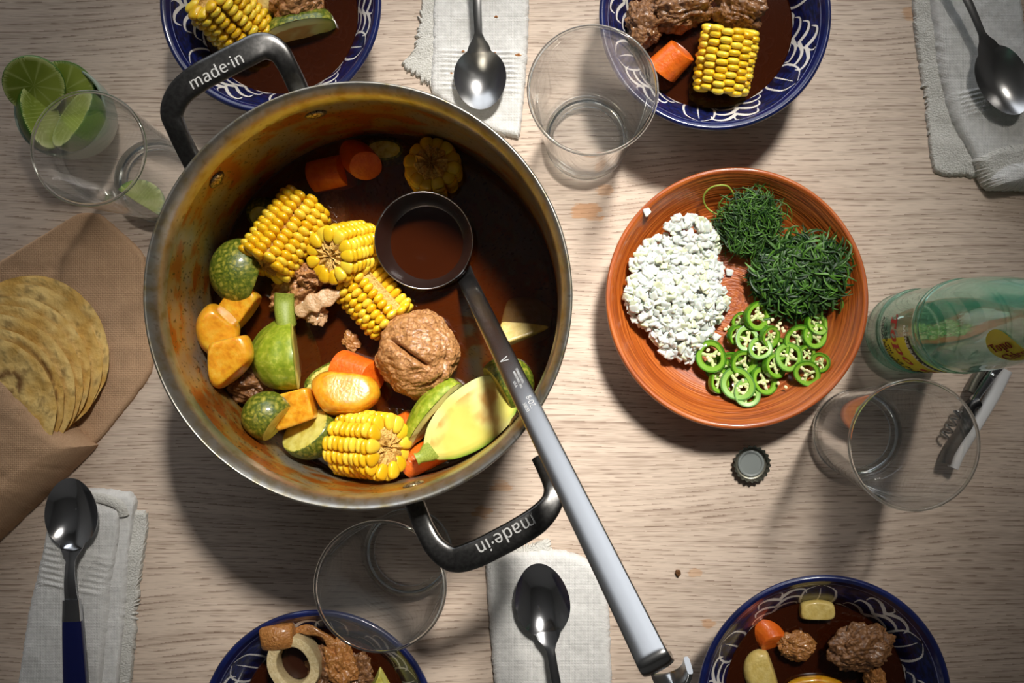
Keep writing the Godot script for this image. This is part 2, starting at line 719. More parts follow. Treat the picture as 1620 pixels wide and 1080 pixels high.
	M.cob = rough_mat(ntex(0.05, [srgb(150, 96, 34), srgb(222, 180, 92), srgb(236, 206, 130)], [], 5, FastNoiseLite.TYPE_SIMPLEX, 15), 40.0, 0.6, fine_noise, 0.1)
	M.carrot = coat(rough_mat(ntex(0.02, [srgb(214, 88, 14), srgb(236, 118, 28)], [], 4, FastNoiseLite.TYPE_SIMPLEX, 16), 25.0, 0.4, fine_noise, 0.03), 0.5, 0.12)
	M.chayote = coat(rough_mat(ntex(0.02, [srgb(214, 134, 14), srgb(238, 168, 34), srgb(242, 190, 76)], [], 5, FastNoiseLite.TYPE_SIMPLEX, 18), 22.0, 0.3, fine_noise, 0.015), 0.8, 0.06)
	M.chayote.subsurf_scatter_enabled = true
	M.chayote.subsurf_scatter_strength = 0.45
	M.potato = coat(rough_mat(ntex(0.02, [srgb(202, 172, 84), srgb(226, 204, 130)], [], 4, FastNoiseLite.TYPE_SIMPLEX, 19), 22.0, 0.5, fine_noise, 0.03), 0.3, 0.15)
	M.squash_skin = coat(rough_mat(ntex(0.04, [srgb(44, 66, 12), srgb(90, 106, 22), srgb(154, 150, 48), srgb(196, 188, 94)], [0.0, 0.3, 0.5, 0.8], 4, FastNoiseLite.TYPE_CELLULAR, 20, 256, 12.0), 26.0, 0.45, fine_noise, 0.02), 0.5, 0.12)
	M.pale_skin = coat(rough_mat(ntex(0.03, [srgb(108, 136, 20), srgb(148, 166, 38), srgb(200, 202, 96)], [0.0, 0.55, 1.0], 5, FastNoiseLite.TYPE_SIMPLEX, 22), 24.0, 0.45), 0.5, 0.12)
	M.squash_flesh = coat(mat(Color.WHITE, 0.45), 0.5, 0.15)
	M.squash_flesh.vertex_color_use_as_albedo = true
	M.flesh = coat(rough_mat(ntex(0.02, [srgb(176, 160, 50), srgb(214, 208, 106), srgb(224, 222, 140)], [], 4, FastNoiseLite.TYPE_SIMPLEX, 23), 24.0, 0.45), 0.4, 0.15)
	M.stem = rough_mat(ntex(0.05, [srgb(120, 140, 40), srgb(168, 182, 84)], [], 3, FastNoiseLite.TYPE_SIMPLEX, 24), 40.0, 0.5)
	M.beef = coat(rough_mat(ntex(0.03, [srgb(110, 66, 32), srgb(178, 124, 74), srgb(204, 154, 100)], [0.05, 0.5, 0.9], 5, FastNoiseLite.TYPE_SIMPLEX, 25), 26.0, 0.55, cells, 0.1), 0.35, 0.2)
	M.shank = rough_mat(ntex(0.03, [srgb(84, 50, 24), srgb(168, 116, 68), srgb(190, 138, 86), srgb(208, 160, 108)], [0.0, 0.16, 0.36, 0.9], 2, FastNoiseLite.TYPE_CELLULAR, 61, 512, 14.0), 17.0, 0.5, cells, 0.12)
	coat(M.shank, 0.25, 0.3)
	M.dark_beef = coat(rough_mat(ntex(0.03, [srgb(72, 42, 22), srgb(128, 86, 48), srgb(160, 114, 70)], [0.05, 0.5, 0.9], 5, FastNoiseLite.TYPE_SIMPLEX, 26), 26.0, 0.55, cells, 0.12), 0.4, 0.2)
	M.fat = coat(rough_mat(ntex(0.03, [srgb(196, 150, 104), srgb(226, 194, 156)], [], 4, FastNoiseLite.TYPE_SIMPLEX, 27), 30.0, 0.4, fine_noise, 0.05), 0.6, 0.12)
	M.gristle = coat(rough_mat(ntex(0.03, [srgb(150, 92, 40), srgb(196, 140, 78)], [], 4, FastNoiseLite.TYPE_SIMPLEX, 28), 30.0, 0.4, fine_noise, 0.08), 0.6, 0.12)
	M.bone = rough_mat(ntex(0.03, [srgb(190, 166, 118), srgb(220, 204, 162)], [], 4, FastNoiseLite.TYPE_SIMPLEX, 29), 30.0, 0.5, fine_noise, 0.03)
	M.marrow = mat(srgb(46, 20, 8), 0.25)
	M.tortilla = mat(Color.WHITE, 0.85)
	M.tortilla.vertex_color_use_as_albedo = true
	M.tortilla.heightmap_enabled = true
	M.tortilla.heightmap_texture = grey_noise
	M.tortilla.heightmap_scale = 0.15
	M.tortilla.uv1_triplanar = true
	M.tortilla.uv1_scale = Vector3(14, 14, 14)
	M.rind = coat(rough_mat(ntex(0.04, [srgb(52, 98, 18), srgb(86, 134, 34)], [], 3, FastNoiseLite.TYPE_SIMPLEX, 30), 60.0, 0.4, fine_noise, 0.02), 0.4, 0.2)
	M.lime = coat(mat(Color.WHITE, 0.35), 0.6, 0.12)
	M.lime.vertex_color_use_as_albedo = true
	M.onion = []
	for c in [srgb(226, 225, 216), srgb(216, 216, 208), srgb(222, 222, 190)]:
		var m := coat(mat(c, 0.4), 0.4, 0.15)
		m.subsurf_scatter_enabled = true
		m.subsurf_scatter_strength = 0.2
		M.onion.append(m)
	M.herb = mat(Color.WHITE, 0.5)
	M.herb.vertex_color_use_as_albedo = true
	M.herb.backlight_enabled = true
	M.herb.backlight = Color(0.25, 0.35, 0.1)
	M.chili_skin = coat(mat(srgb(70, 128, 16), 0.35), 0.8, 0.08)
	M.chili_flesh = coat(mat(srgb(128, 178, 48), 0.4), 0.5, 0.15)
	M.chili_pith = mat(srgb(206, 222, 150), 0.5)
	M.seed = mat(srgb(238, 230, 178), 0.5)
	# odds and ends
	M.cap_metal = mat(srgb(120, 118, 106), 0.4, 0.8)
	M.cap_liner = mat(srgb(118, 124, 122), 0.35)
	M.white_plastic = coat(mat(srgb(222, 222, 222), 0.35), 0.5, 0.12)
	M.black_plastic = mat(srgb(16, 16, 18), 0.35)
	M.navy_plastic = coat(mat(srgb(10, 18, 70), 0.3), 0.6, 0.1)
	M.label_yellow = mat(srgb(220, 206, 24), 0.55)
	M.label_red = mat(srgb(186, 30, 40), 0.55)
	M.label_black = mat(srgb(24, 22, 22), 0.55)
	M.label_white = mat(srgb(220, 220, 214), 0.55)
	M.label_pink = mat(srgb(176, 120, 120), 0.7)
	M.crumb = mat(srgb(96, 60, 24), 0.8)
	M.lamp_shell = mat(srgb(60, 60, 62), 0.5, 0.6)
	M.lamp_glow = mat(srgb(255, 250, 240), 0.5)
	M.lamp_glow.emission_enabled = true
	M.lamp_glow.emission = Color(1.0, 0.96, 0.9)
	M.lamp_glow.emission_energy_multiplier = 6.0
	M.window_glow = mat(srgb(230, 240, 255), 0.4)
	M.window_glow.emission_enabled = true
	M.window_glow.emission = Color(0.95, 0.97, 1.0)
	M.window_glow.emission_energy_multiplier = 1.8
	M.window_frame = mat(srgb(200, 200, 198), 0.5)


func weave_colors() -> ImageTexture:
	# warp and weft threads of slightly different browns, slubbed
	var s := 512
	var n := FastNoiseLite.new()
	n.frequency = 1.0
	n.seed = 33
	var im := Image.create(s, s, false, Image.FORMAT_RGB8)
	for y in s:
		for x in s:
			var a := n.get_noise_2d(x * 0.9, y * 0.02)
			var b := n.get_noise_2d(x * 0.02 + 50.0, y * 0.9)
			var t := clampf(0.5 + 0.45 * (a + b), 0, 1)
			im.set_pixel(x, y, srgb(164, 126, 94).lerp(srgb(216, 182, 146), t))
	return ImageTexture.create_from_image(im)


# ---------------------------------------------------------------- vegetables and meat
var kernel_mesh: Array = []


func make_kernels() -> void:
	for k in 3:
		kernel_mesh.append(blob(2, func(d: Vector3):
			var p := Vector3(signf(d.x) * pow(absf(d.x), 0.9), signf(d.y) * pow(absf(d.y), 0.8), signf(d.z) * pow(absf(d.z), 0.9))
			var taper := 0.80 + 0.22 * p.y
			return Vector3(p.x * 0.5 * taper, p.y * 0.5 - (0.05 * exp(-6.0 * (p.x * p.x + p.z * p.z)) if p.y > 0 and k == 2 else 0.0), p.z * 0.5)))


func corn(label: String, where: Vector3, axis: Vector3, length: float, radius: float, rows: int, sd: int, group := "", roll := 0.0, gone = null, cob_out := 0.0) -> Node3D:
	rng.seed = sd
	var t := thing("corn_cob", label, "corn", where, group, look(axis, roll))
	var half := length / 2.0
	var core := radius * 0.60
	var prof := [Vector2(0, -half + 0.002), Vector2(core * 0.4, -half + 0.0015), Vector2(core * 0.9, -half + 0.003), Vector2(core, -half + 0.005), Vector2(core, half - 0.005), Vector2(core * 0.9, half - 0.003 + cob_out), Vector2(core * 0.45, half - 0.002 + cob_out), Vector2(core * 0.35, half - 0.0035 + cob_out), Vector2(0, half - 0.004 + cob_out)]
	part(t, "cob", lathe(prof, 36, 50.0, func(p: Vector3, a: float, j: int): return p * (1.0 + 0.06 * sin(a * rows) + 0.03 * sin(a * 7.0 + j))), M.cob)
	var pitch := 0.0051
	var n := int(round(length / pitch))
	for r in rows:
		var a := TAU * (r + 0.12 * sin(r * 5.1)) / rows
		for i in n:
			if gone != null and gone.call(r, i, n):
				continue
			var y := -half + (i + 0.5 + (0.25 if r % 2 else -0.2)) * length / n
			y = clampf(y, -half + 0.002, half - 0.002) + rng.randf_range(-0.0004, 0.0004)
			var aa := a + rng.randf_range(-0.03, 0.03)
			var out := Vector3(cos(aa), 0, sin(aa))
			var side := Vector3.UP.cross(out)
			var deep := radius * 0.52
			var rim := rng.randf_range(0.965, 1.02)
			if i == 0 or i == n - 1:
				rim -= 0.04
			var b := Basis(side * (TAU * radius / rows * 1.02), out * deep, Vector3.UP * (length / n * rng.randf_range(1.0, 1.12)))
			b = b * Basis(Vector3.UP, rng.randf_range(-0.08, 0.08))
			part(t, "kernel", kernel_mesh[rng.randi() % 3], M.kernel[rng.randi() % 3], Transform3D(b, out * (radius * rim - deep / 2.0) + Vector3(0, y, 0)))
	return t


func lump(ell: Vector3, sd: int, level := 5, rough := 0.16, groove = null) -> ArrayMesh:
	# a piece of braised meat: fibrous, creased, uneven
	var off := Vector3(sd * 2.3, sd * 5.1, sd * 1.7)
	return blob(level, func(d: Vector3):
		var p := d * ell
		var a := bump_noise.get_noise_3dv(d * 55.0 + off)
		var b := 1.0 - absf(bump_noise.get_noise_3dv(Vector3(d.x * 55.0, d.y * 190.0, d.z * 190.0) + off * 2.0)) * 2.0
		var c := bump_noise.get_noise_3dv(d * 420.0 + off)
		var k := 1.0 + rough * a * 1.5 - rough * 0.30 * b + rough * 0.06 * c
		if groove != null:
			k -= groove.call(d)
		return p * k)


func meat(label: String, where: Vector3, ell: Vector3, sd: int, mat_: Material, turn := Basis(), group := "", level := 5, rough := 0.2) -> MeshInstance3D:
	return solo("beef_chunk", label, "meat", lump(ell, sd, level, rough), mat_, where, group, turn)


func piece(called: String, label: String, category: String, where: Vector3, ell: Vector3, planes: Array, mat_: Material, turn: Basis, group := "", sd := 0, amp := 0.0008) -> MeshInstance3D:
	return solo(called, label, category, chunk(5, ell, planes, 15.0, amp, 700.0, sd)[2], mat_, where, group, turn)


func half_squash(label: String, where: Vector3, turn: Basis, length: float, radius: float, skin: Material, stem_len: float, sd: int, group := "", bulge := 0.0) -> Node3D:
	# a squash cut in half lengthways: the axis along y (stem at +y), the cut face towards +z
	var t := thing("squash_half", label, "zucchini", where, group, turn)
	var prof := smooth2([Vector2(0.0, -0.5), Vector2(0.55, -0.47), Vector2(0.88, -0.33), Vector2(1.0, -0.08), Vector2(0.95, 0.12), Vector2(0.72, 0.33), Vector2(0.42, 0.46), Vector2(0.26, 0.5)], 7)
	var n := prof.size()
	var v := PackedVector3Array()
	var seg := 40
	for j in n:
		for i in seg + 1:
			var a := PI + PI * i / seg
			var wob := 1.0 + 0.02 * sin(a * 5.0 + sd) + 0.012 * sin(a * 16.0)
			v.append(Vector3(prof[j].x * radius * cos(a) * wob, prof[j].y * length, prof[j].x * radius * sin(a) * wob * (0.9 + bulge)))
	part(t, "skin", mk(v, grid_index(seg, n - 1)), skin)
	# the cut face, its colour running from the green under the skin to the pale seed flesh
	var f := PackedVector3Array()
	var c := PackedColorArray()
	var m := 40
	for j in n:
		for i in m + 1:
			var x := lerpf(-1.0, 1.0, float(i) / m)
			var p := Vector3(x * prof[j].x * radius, prof[j].y * length, 0.0)
			var edge := minf((1.0 - absf(x)) * prof[j].x * radius, (prof[j].y + 0.5) * length)
			var g := bump_noise.get_noise_3dv(p * 2600.0 + Vector3(sd, 0, 0))
			var g2 := bump_noise.get_noise_3dv(p * 700.0 + Vector3(sd * 9, 0, 0))
			p.z = 0.0006 * g + 0.0008 * g2 + 0.0015 * clampf(edge / 0.006, 0, 1)
			f.append(p)
			var col := lin(110, 150, 40).lerp(lin(214, 206, 98), clampf(edge / 0.004, 0, 1))
			col = col.lerp(lin(230, 222, 146), clampf(0.2 + g2 * 2.5, 0, 1))
			col = col.lerp(lin(190, 120, 24), clampf((g2 * 0.9 + g * 0.5 - 0.05) * 2.4, 0, 0.75) if edge > 0.006 else 0.0)
			c.append(col)
	part(t, "flesh", mk(f, flipped(grid_index(m, n - 1)), 180.0, PackedVector2Array(), c), M.squash_flesh)
	if stem_len > 0.0:
		var top := length * 0.5
		var sp := smooth3([Vector3(0, top - 0.004, -radius * 0.1), Vector3(0.0005, top + stem_len * 0.4, -radius * 0.1), Vector3(0.002, top + stem_len, -radius * 0.06)], 6)
		part(t, "stem", sweep(sp, func(q): return radius * lerpf(0.74, 0.36, smoothstep(0.05, 0.8, q)) * (1.0 + 0.22 * smoothstep(0.75, 1.0, q)), func(q): return radius * 0.4, Vector3(0, 0, 1), 2.6, 16), M.stem)
	return t


# ---------------------------------------------------------------- cloth
func cloth(poly: Array, y0: float, th: float, height = null, fray := 0.0, sd := 0, rings := 48, around := 260, chaikin := 3) -> ArrayMesh:
	# a folded cloth lying flat: outline (x, z) in metres, thickness, rounded edges, soft waves
	var o := PackedVector2Array(poly)
	for k in chaikin:
		var q := PackedVector2Array()
		for i in o.size():
			var a := o[i]
			var b := o[(i + 1) % o.size()]
			var cut := 0.22 if k > 0 else 0.08
			q.append(a.lerp(b, cut))
			q.append(a.lerp(b, 1.0 - cut))
		o = q
	var total := 0.0
	for i in o.size():
		total += o[i].distance_to(o[(i + 1) % o.size()])
	var ring := PackedVector2Array()
	var step := total / around
	var need := 0.0
	var walked := 0.0
	for i in o.size():
		var a := o[i]
		var b := o[(i + 1) % o.size()]
		var l := a.distance_to(b)
		while need <= walked + l and ring.size() < around:
			ring.append(a.lerp(b, (need - walked) / l))
			need += step
		walked += l
	var n := ring.size()
	var c := Vector2.ZERO
	for p in ring:
		c += p / n
	if fray > 0.0:
		for i in n:
			ring[i] += (ring[i] - c).normalized() * (fray * bump_noise.get_noise_2d(i * 40.0, sd * 77.0) + fray * 0.6 * bump_noise.get_noise_2d(i * 9.0, sd * 31.0 + 400.0))
	var v := PackedVector3Array()
	v.append(Vector3(c.x, 0, c.y))
	for j in range(1, rings + 1):
		var s := float(j) / rings
		var f := 1.0 - pow(1.0 - s, 1.6)
		for i in n:
			v.append(Vector3(lerpf(c.x, ring[i].x, f), 0, lerpf(c.y, ring[i].y, f)))
	for k in v.size():
		var p := v[k]
		var i := (k - 1) % n if k > 0 else 0
		var s := float((k - 1) / n + 1) / rings if k > 0 else 0.0
		var ed := pow(1.0 - s, 1.6) * ring[i].distance_to(c)
		var e := clampf(1.0 - ed / (th * 0.9), 0.0, 1.0)
		var hgt := th * sqrt(maxf(0.0, 1.0 - e * e))
		var soft := clampf(ed / 0.012, 0.0, 1.0)
		hgt += soft * 0.0011 * bump_noise.get_noise_3d(p.x * 2200.0, sd * 20.0, p.z * 2200.0) + soft * 0.0022 * bump_noise.get_noise_3d(p.x * 700.0, sd * 20.0 + 9.0, p.z * 700.0)
		if height != null:
			hgt += soft * height.call(Vector2(p.x, p.z), ed)
		v[k] = Vector3(p.x, y0 + maxf(hgt, 0.0), p.z)
	var idx := PackedInt32Array()
	for i in n:
		idx.append_array([0, 1 + i, 1 + (i + 1) % n])
	for j in rings - 1:
		for i in n:
			var a := 1 + j * n + i
			var b := 1 + j * n + (i + 1) % n
			idx.append_array([a, a + n, b, b, a + n, b + n])
	var base := v.size()
	for i in n:  # the underside
		v.append(Vector3(ring[i].x, y0, ring[i].y))
	v.append(Vector3(c.x, y0, c.y))
	for i in n:
		idx.append_array([1 + (rings - 1) * n + i, base + i, 1 + (rings - 1) * n + (i + 1) % n, base + i, base + (i + 1) % n, 1 + (rings - 1) * n + (i + 1) % n, base + n, base + (i + 1) % n, base + i])
	return mk(v, outward(v, idx), 60.0)


func pxs(list: Array, h := 0.0) -> Array:
	var o := []
	for p in list:
		var q := at(p[0], p[1], h)
		o.append(Vector2(q.x, q.z))
	return o


func ribs(a: Vector2, b: Vector2, pitch: float, count: int, amp: float) -> Callable:
	# woven ribs across a cloth, stacked from the point a towards b
	var dir := (b - a).normalized()
	return func(p: Vector2, _e: float):
		var s := (p - a).dot(dir) / pitch
		return amp * (0.5 - 0.5 * cos(TAU * s)) if s > 0.0 and s < count else 0.0


# ---------------------------------------------------------------- tableware
func spoon(label: String, where: Vector3, turn_deg: float, length: float, width: float, depth: float, handle: float, mat_: Material, plastic: Material = null, tilt := Basis(), round_tip := 0.0) -> Node3D:
	# bowl round the origin, tip towards -x, handle towards +x
	var t := thing("spoon", label, "spoon", where, "spoons laid on the napkins", Basis(Vector3.UP, deg_to_rad(turn_deg)) * tilt)
	var rows := []  # x, half width, middle height, hollow
	for i in 26:
		var s := -cos(PI * 0.86 * i / 25.0)
		var hw := 0.5 * width * sqrt(maxf(0.0, 1.0 - pow(absf(s), 2.0 + round_tip))) * (1.0 + 0.10 * s * (1.0 - round_tip))
		rows.append([s * length * 0.5, maxf(hw, 0.0001), depth, depth * maxf(0.0, 1.0 - s * s)])
	var neck := width * 0.075
	var x1: float = rows[-1][0]
	var stop := handle * (0.3 if plastic else 1.0)
	for i in range(1, 31):
		var f := i / 30.0
		var x := x1 + f * stop
		var wide := lerpf(neck, width * 0.15, smoothstep(0.1, 1.0, f)) if not plastic else lerpf(neck * 0.9, width * 0.13, f)
		var lastw: float = rows[25][1]
		var hw := lerpf(lastw, wide, smoothstep(0.0, 0.10 if not plastic else 0.3, f))
		rows.append([x, hw, depth + 0.006 * sin(PI * minf(1.0, f * (1.4 if not plastic else 0.8))), lerpf(rows[25][3], -0.0007, smoothstep(0.0, 0.12, f))])
	var m := 20
	var v := PackedVector3Array()
	for side in 2:
		for r in rows:
			for i in m + 1:
				var u := lerpf(-1.0, 1.0, float(i) / m)
				var y: float = r[2] - r[3] * (1.0 - u * u)
				v.append(Vector3(r[0], y - (0.0013 * (1.0 - 0.5 * u * u) if side == 1 else 0.0), r[1] * u))
	var n := rows.size()
	var idx := grid_index(m, n - 1)
	var under := flipped(grid_index(m, n - 1))
	for i in under.size():
		under[i] += n * (m + 1)
	idx.append_array(under)
	var q := n * (m + 1)
	for j in n - 1:
		for e in [0, m]:
			var a: int = j * (m + 1) + e
			var b: int = a + m + 1
			idx.append_array([a, b, a + q, b, b + q, a + q] if e == 0 else [a, a + q, b, b, a + q, b + q])
	for i in m:
		var a := (n - 1) * (m + 1) + i
		idx.append_array([a, a + q, a + 1, a + 1, a + q, a + q + 1])
	part(t, "bowl", mk(v, outward(v, idx), 50.0), mat_)
	if plastic:
		var x0 := x1 + stop
		var y0 := depth + 0.0035
		part(t, "ferrule", sweep(PackedVector3Array([Vector3(x0 - 0.004, y0, 0), Vector3(x0 + 0.005, y0, 0), Vector3(x0 + 0.012, y0, 0)]), func(f): return width * lerpf(0.31, 0.36, f), func(f): return width * 0.16, Vector3.UP, 5.0), mat_)
		part(t, "handle", sweep(smooth3([Vector3(x0 + 0.012, y0, 0), Vector3(x0 + 0.05, y0 - 0.001, 0), Vector3(x0 + handle * 0.8, y0 - 0.003, 0)], 8), func(f): return width * lerpf(0.36, 0.5, f), func(f): return width * 0.17, Vector3.UP, 3.5), plastic)
	return t


func tumbler(label: String, rim: Vector3, r_rim: float, r_base: float, level: float, water_label := "") -> Node3D:
	var t := thing("drinking_glass", label, "glass", Vector3(rim.x, 0, rim.z), "clear tumblers on the table")
	var h := rim.y
	var w := 0.0017
	# a thick foot and a fire-polished lip of solid glass, thin walls between them
	var foot := [Vector2(r_base * 0.80, 0.0012), Vector2(r_base - 0.004, 0.0), Vector2(r_base - 0.0012, 0.0008), Vector2(r_base, 0.0035), Vector2(r_base + 0.0002, 0.0105), Vector2(r_base - 0.0006, 0.0125), Vector2(r_base - w, 0.0118), Vector2(r_base - w - 0.0012, 0.0095), Vector2(r_base - w - 0.004, 0.0078), Vector2(r_base * 0.80, 0.0074), Vector2(r_base * 0.80, 0.0012)]
	part(t, "foot", lathe(foot, 128, 50.0), M.solid_glass)
	part(t, "bottom", lathe([Vector2(0, 0.0072), Vector2(r_base * 0.80, 0.0074)], 96, 180.0), M.glass)
	var walls := [Vector2(r_base, 0.0125), Vector2(r_rim, h - 0.001)]
	part(t, "wall", lathe(walls, 128, 180.0), M.glass)
	part(t, "wall", lathe([Vector2(r_base - w, 0.0125), Vector2(r_rim - w, h - 0.001)], 128, 180.0), M.glass)
	var lip := []
	for i in 13:
		var a := TAU * i / 12.0
		lip.append(Vector2(r_rim - w * 0.5 + 0.0011 * cos(a), h - 0.0012 + 0.0013 * sin(a)))
	part(t, "lip", lathe(lip, 128, 180.0), M.solid_glass)
	if level > 0.0:
		var rl := lerpf(r_base, r_rim, level / h) - w + 0.0003
		var wp := [Vector2(0, level), Vector2(rl - 0.004, level), Vector2(rl - 0.0012, level + 0.0003), Vector2(rl - 0.0004, level + 0.0014)]
		var wtr := solo("water", water_label, "water", lathe(wp, 96, 50.0), M.water, t.position, "water in the tumblers")
		wtr.set_meta("kind", "stuff")
	return t


func stew_bowl(label: String, broth_label: String, rim_px: Vector2, r_px: float, which: int, roll: float) -> Node3D:
	var h := 0.06
	var r := span(r_px, h)
	var p := at(rim_px.x, rim_px.y, h)
	var t := thing("pottery_bowl", label, "bowl", Vector3(p.x, 0, p.z), "blue and white stew bowls", Basis(Vector3.UP, roll))
	var outer := smooth2([Vector2(0, 0.004), Vector2(r * 0.40, 0.003), Vector2(r * 0.42, 0.0), Vector2(r * 0.47, 0.0), Vector2(r * 0.49, 0.006), Vector2(r * 0.68, 0.018), Vector2(r * 0.86, 0.038), Vector2(r * 0.985, 0.0555), Vector2(r, 0.0585), Vector2(r - 0.0018, 0.0602), Vector2(r - 0.0042, 0.0592)], 4)
	part(t, "shell", lathe(outer, 128, 50.0), M.cobalt)
	var inner := smooth2([Vector2(r - 0.0042, 0.0592), Vector2(r * 0.90, 0.0525), Vector2(r * 0.80, 0.043), Vector2(r * 0.71, 0.031), Vector2(r * 0.60, 0.018), Vector2(r * 0.4, 0.0105), Vector2(0, 0.008)], 8)
	# the brushwork fills the slope between rim and broth
	var v := inner
	part(t, "painted_inside", lathe(v, 160, 180.0), M["talavera%d" % which])
	var b := solo("stew_broth", broth_label, "broth", lathe([Vector2(0, 0.0335), Vector2(r * 0.724, 0.0335), Vector2(r * 0.733, 0.0342)], 96), M.broth_thick, t.position, "broth in the bowls")
	b.set_meta("kind", "stuff")
	return t


func _ready() -> void:
	# ---- camera: straight down, the lens shifted
	var cam := Camera3D.new()
	cam.name = "camera"
	cam.projection = Camera3D.PROJECTION_FRUSTUM
	cam.near = 0.05
	cam.far = 30.0
	cam.size = 2.0 * 0.05 * 540.0 / FOCAL
	cam.frustum_offset = Vector2(-70.0, 45.0) / FOCAL * 0.05
	cam.transform = Transform3D(Basis(Vector3.RIGHT, -PI / 2.0), Vector3(0, EYE, 0))
	add_child(cam)
	cam.current = true
	# ---- the room's air: no daylight but through the window
	var env := Environment.new()
	env.background_mode = Environment.BG_COLOR
	env.background_color = Color(0.42, 0.47, 0.55)
	env.tonemap_mode = Environment.TONE_MAPPER_LINEAR
	env.tonemap_exposure = EXPOSURE
	env.sdfgi_enabled = true
	env.ssao_enabled = true
	env.ssil_enabled = true
	var we := WorldEnvironment.new()
	we.name = "air"
	we.environment = env
	add_child(we)
	bump_noise.seed = 2
	bump_noise.frequency = 0.02
	bump_noise.fractal_octaves = 3
	make_materials()
	make_kernels()
	make_lamp(LAMP_AT, at(LAMP_AIM.x, LAMP_AIM.y), LAMP_ENERGY)
	make_room()
	make_table()
	make_pot()
	make_pot_food()
	make_ladle()
	make_bowls()
	make_plate()
	make_glasses()
	make_napkins()
	make_spoons()
	make_tortillas()
	make_limes()
	make_bottle()
	make_small_things()


const EXPOSURE := 1.0
const LAMP_AT := Vector3(0.46, 1.94, -1.24)
const LAMP_AIM := Vector2(825, 545)
const LAMP_ENERGY := 19.5


func make_lamp(where: Vector3, aim: Vector3, energy: float) -> void:
	var t := thing("hanging_lamp", "round white lamp with a metal shade hanging above the table", "lamp", where, "", look(where - aim))
	part(t, "shade", lathe(smooth2([Vector2(0.02, 0.20), Vector2(0.09, 0.17), Vector2(0.20, 0.08), Vector2(0.26, 0.0), Vector2(0.256, 0.0), Vector2(0.196, 0.078), Vector2(0.086, 0.165), Vector2(0.018, 0.195), Vector2(0.02, 0.20)], 4), 48), M.lamp_shell)
	part(t, "diffuser", lathe([Vector2(0, 0.012), Vector2(0.236, 0.012), Vector2(0.240, 0.018), Vector2(0, 0.018)], 48), M.lamp_glow)
	var up := (Basis(t.basis).inverse() * Vector3.UP).normalized()
	part(t, "cord", tube(PackedVector3Array([Vector3(0, 0.19, 0), Vector3(0, 0.19, 0) + up * 0.2, Vector3(0, 0.19, 0) + up * (2.6 - where.y - 0.165)]), func(_f): return 0.003, 8), M.lamp_shell)
	var l := SpotLight3D.new()
	l.name = "lamp_light"
	l.light_color = Color(1.0, 0.98, 0.95)
	l.light_energy = energy
	l.light_size = 0.24
	l.spot_range = 8.0
	l.spot_attenuation = 2.0
	l.spot_angle = 6.6
	l.spot_angle_attenuation = 1.0
	l.shadow_enabled = true
	add_child(l)
	l.position = where + (aim - where).normalized() * 0.03
	l.look_at(aim, Vector3(0, 0, -1))


func make_room() -> void:
	var lo := Vector3(-2.0, -0.75, -2.0)
	var hi := Vector3(2.2, 2.6, 2.0)
	var w := 0.12
	var size := hi - lo
	var mid := (lo + hi) / 2.0
	var box := func(s: Vector3) -> BoxMesh:
		var b := BoxMesh.new()
		b.size = s
		return b
	structure("floor", box.call(Vector3(size.x + 2 * w, w, size.z + 2 * w)), M.floor, Vector3(mid.x, lo.y - w / 2, mid.z))
	structure("ceiling", box.call(Vector3(size.x + 2 * w, w, size.z + 2 * w)), M.ceiling, Vector3(mid.x, hi.y + w / 2, mid.z))
	structure("wall_left", box.call(Vector3(w, size.y, size.z + 2 * w)), M.plaster, Vector3(lo.x - w / 2, mid.y, mid.z))
	structure("wall_front", box.call(Vector3(size.x, size.y, w)), M.plaster, Vector3(mid.x, mid.y, hi.z + w / 2))
	structure("wall_right", box.call(Vector3(w, size.y, size.z + 2 * w)), M.plaster, Vector3(hi.x + w / 2, mid.y, mid.z))
	# the back wall has a window
	var y0 := 0.05
	var y1 := 1.55
	var x0 := -1.5
	var x1 := 0.7
	var wall := CSGCombiner3D.new()
	wall.name = "wall_back"
	wall.set_meta("kind", "structure")
	var solid := CSGBox3D.new()
	solid.name = "wall"
	solid.size = Vector3(size.x, size.y, w)
	solid.material = M.plaster
	var hole := CSGBox3D.new()
	hole.name = "opening"
	hole.operation = CSGShape3D.OPERATION_SUBTRACTION
	hole.size = Vector3(x1 - x0, y1 - y0, w * 3)
	hole.material = M.plaster
	hole.position = Vector3((x0 + x1) / 2 - mid.x, (y0 + y1) / 2 - mid.y, 0)
	wall.add_child(solid)
	wall.add_child(hole)
	add_child(wall)
	wall.position = Vector3(mid.x, mid.y, lo.z - w / 2)
	var win := Node3D.new()
	win.name = "window_1"
	win.set_meta("kind", "structure")
	add_child(win)
	win.position = Vector3((x0 + x1) / 2, (y0 + y1) / 2, lo.z - w * 0.5)
	part(win, "pane", box.call(Vector3(x1 - x0, y1 - y0, 0.006)), M.window_glow)
	for k in 3:
		part(win, "mullion", box.call(Vector3(0.045, y1 - y0, 0.05)), M.window_frame, Transform3D(Basis(), Vector3((k - 1) * (x1 - x0) / 2 * 0.965, 0, 0)))
		part(win, "rail", box.call(Vector3(x1 - x0, 0.045, 0.05)), M.window_frame, Transform3D(Basis(), Vector3(0, (k - 1) * (y1 - y0) / 2 * 0.965, 0)))
	var a := AreaLight3D.new()
	a.name = "window_light"
	a.light_color = Color(0.96, 0.98, 1.0)
	a.light_energy = WINDOW_ENERGY
	a.area_size = Vector2(x1 - x0, y1 - y0)
	a.area_range = 8.0
	a.shadow_enabled = true
	add_child(a)
	a.position = win.position + Vector3(0, 0, 0.05)
	a.look_at(a.position + Vector3(0, 0, 1), Vector3.UP)


const WINDOW_ENERGY := 0.6


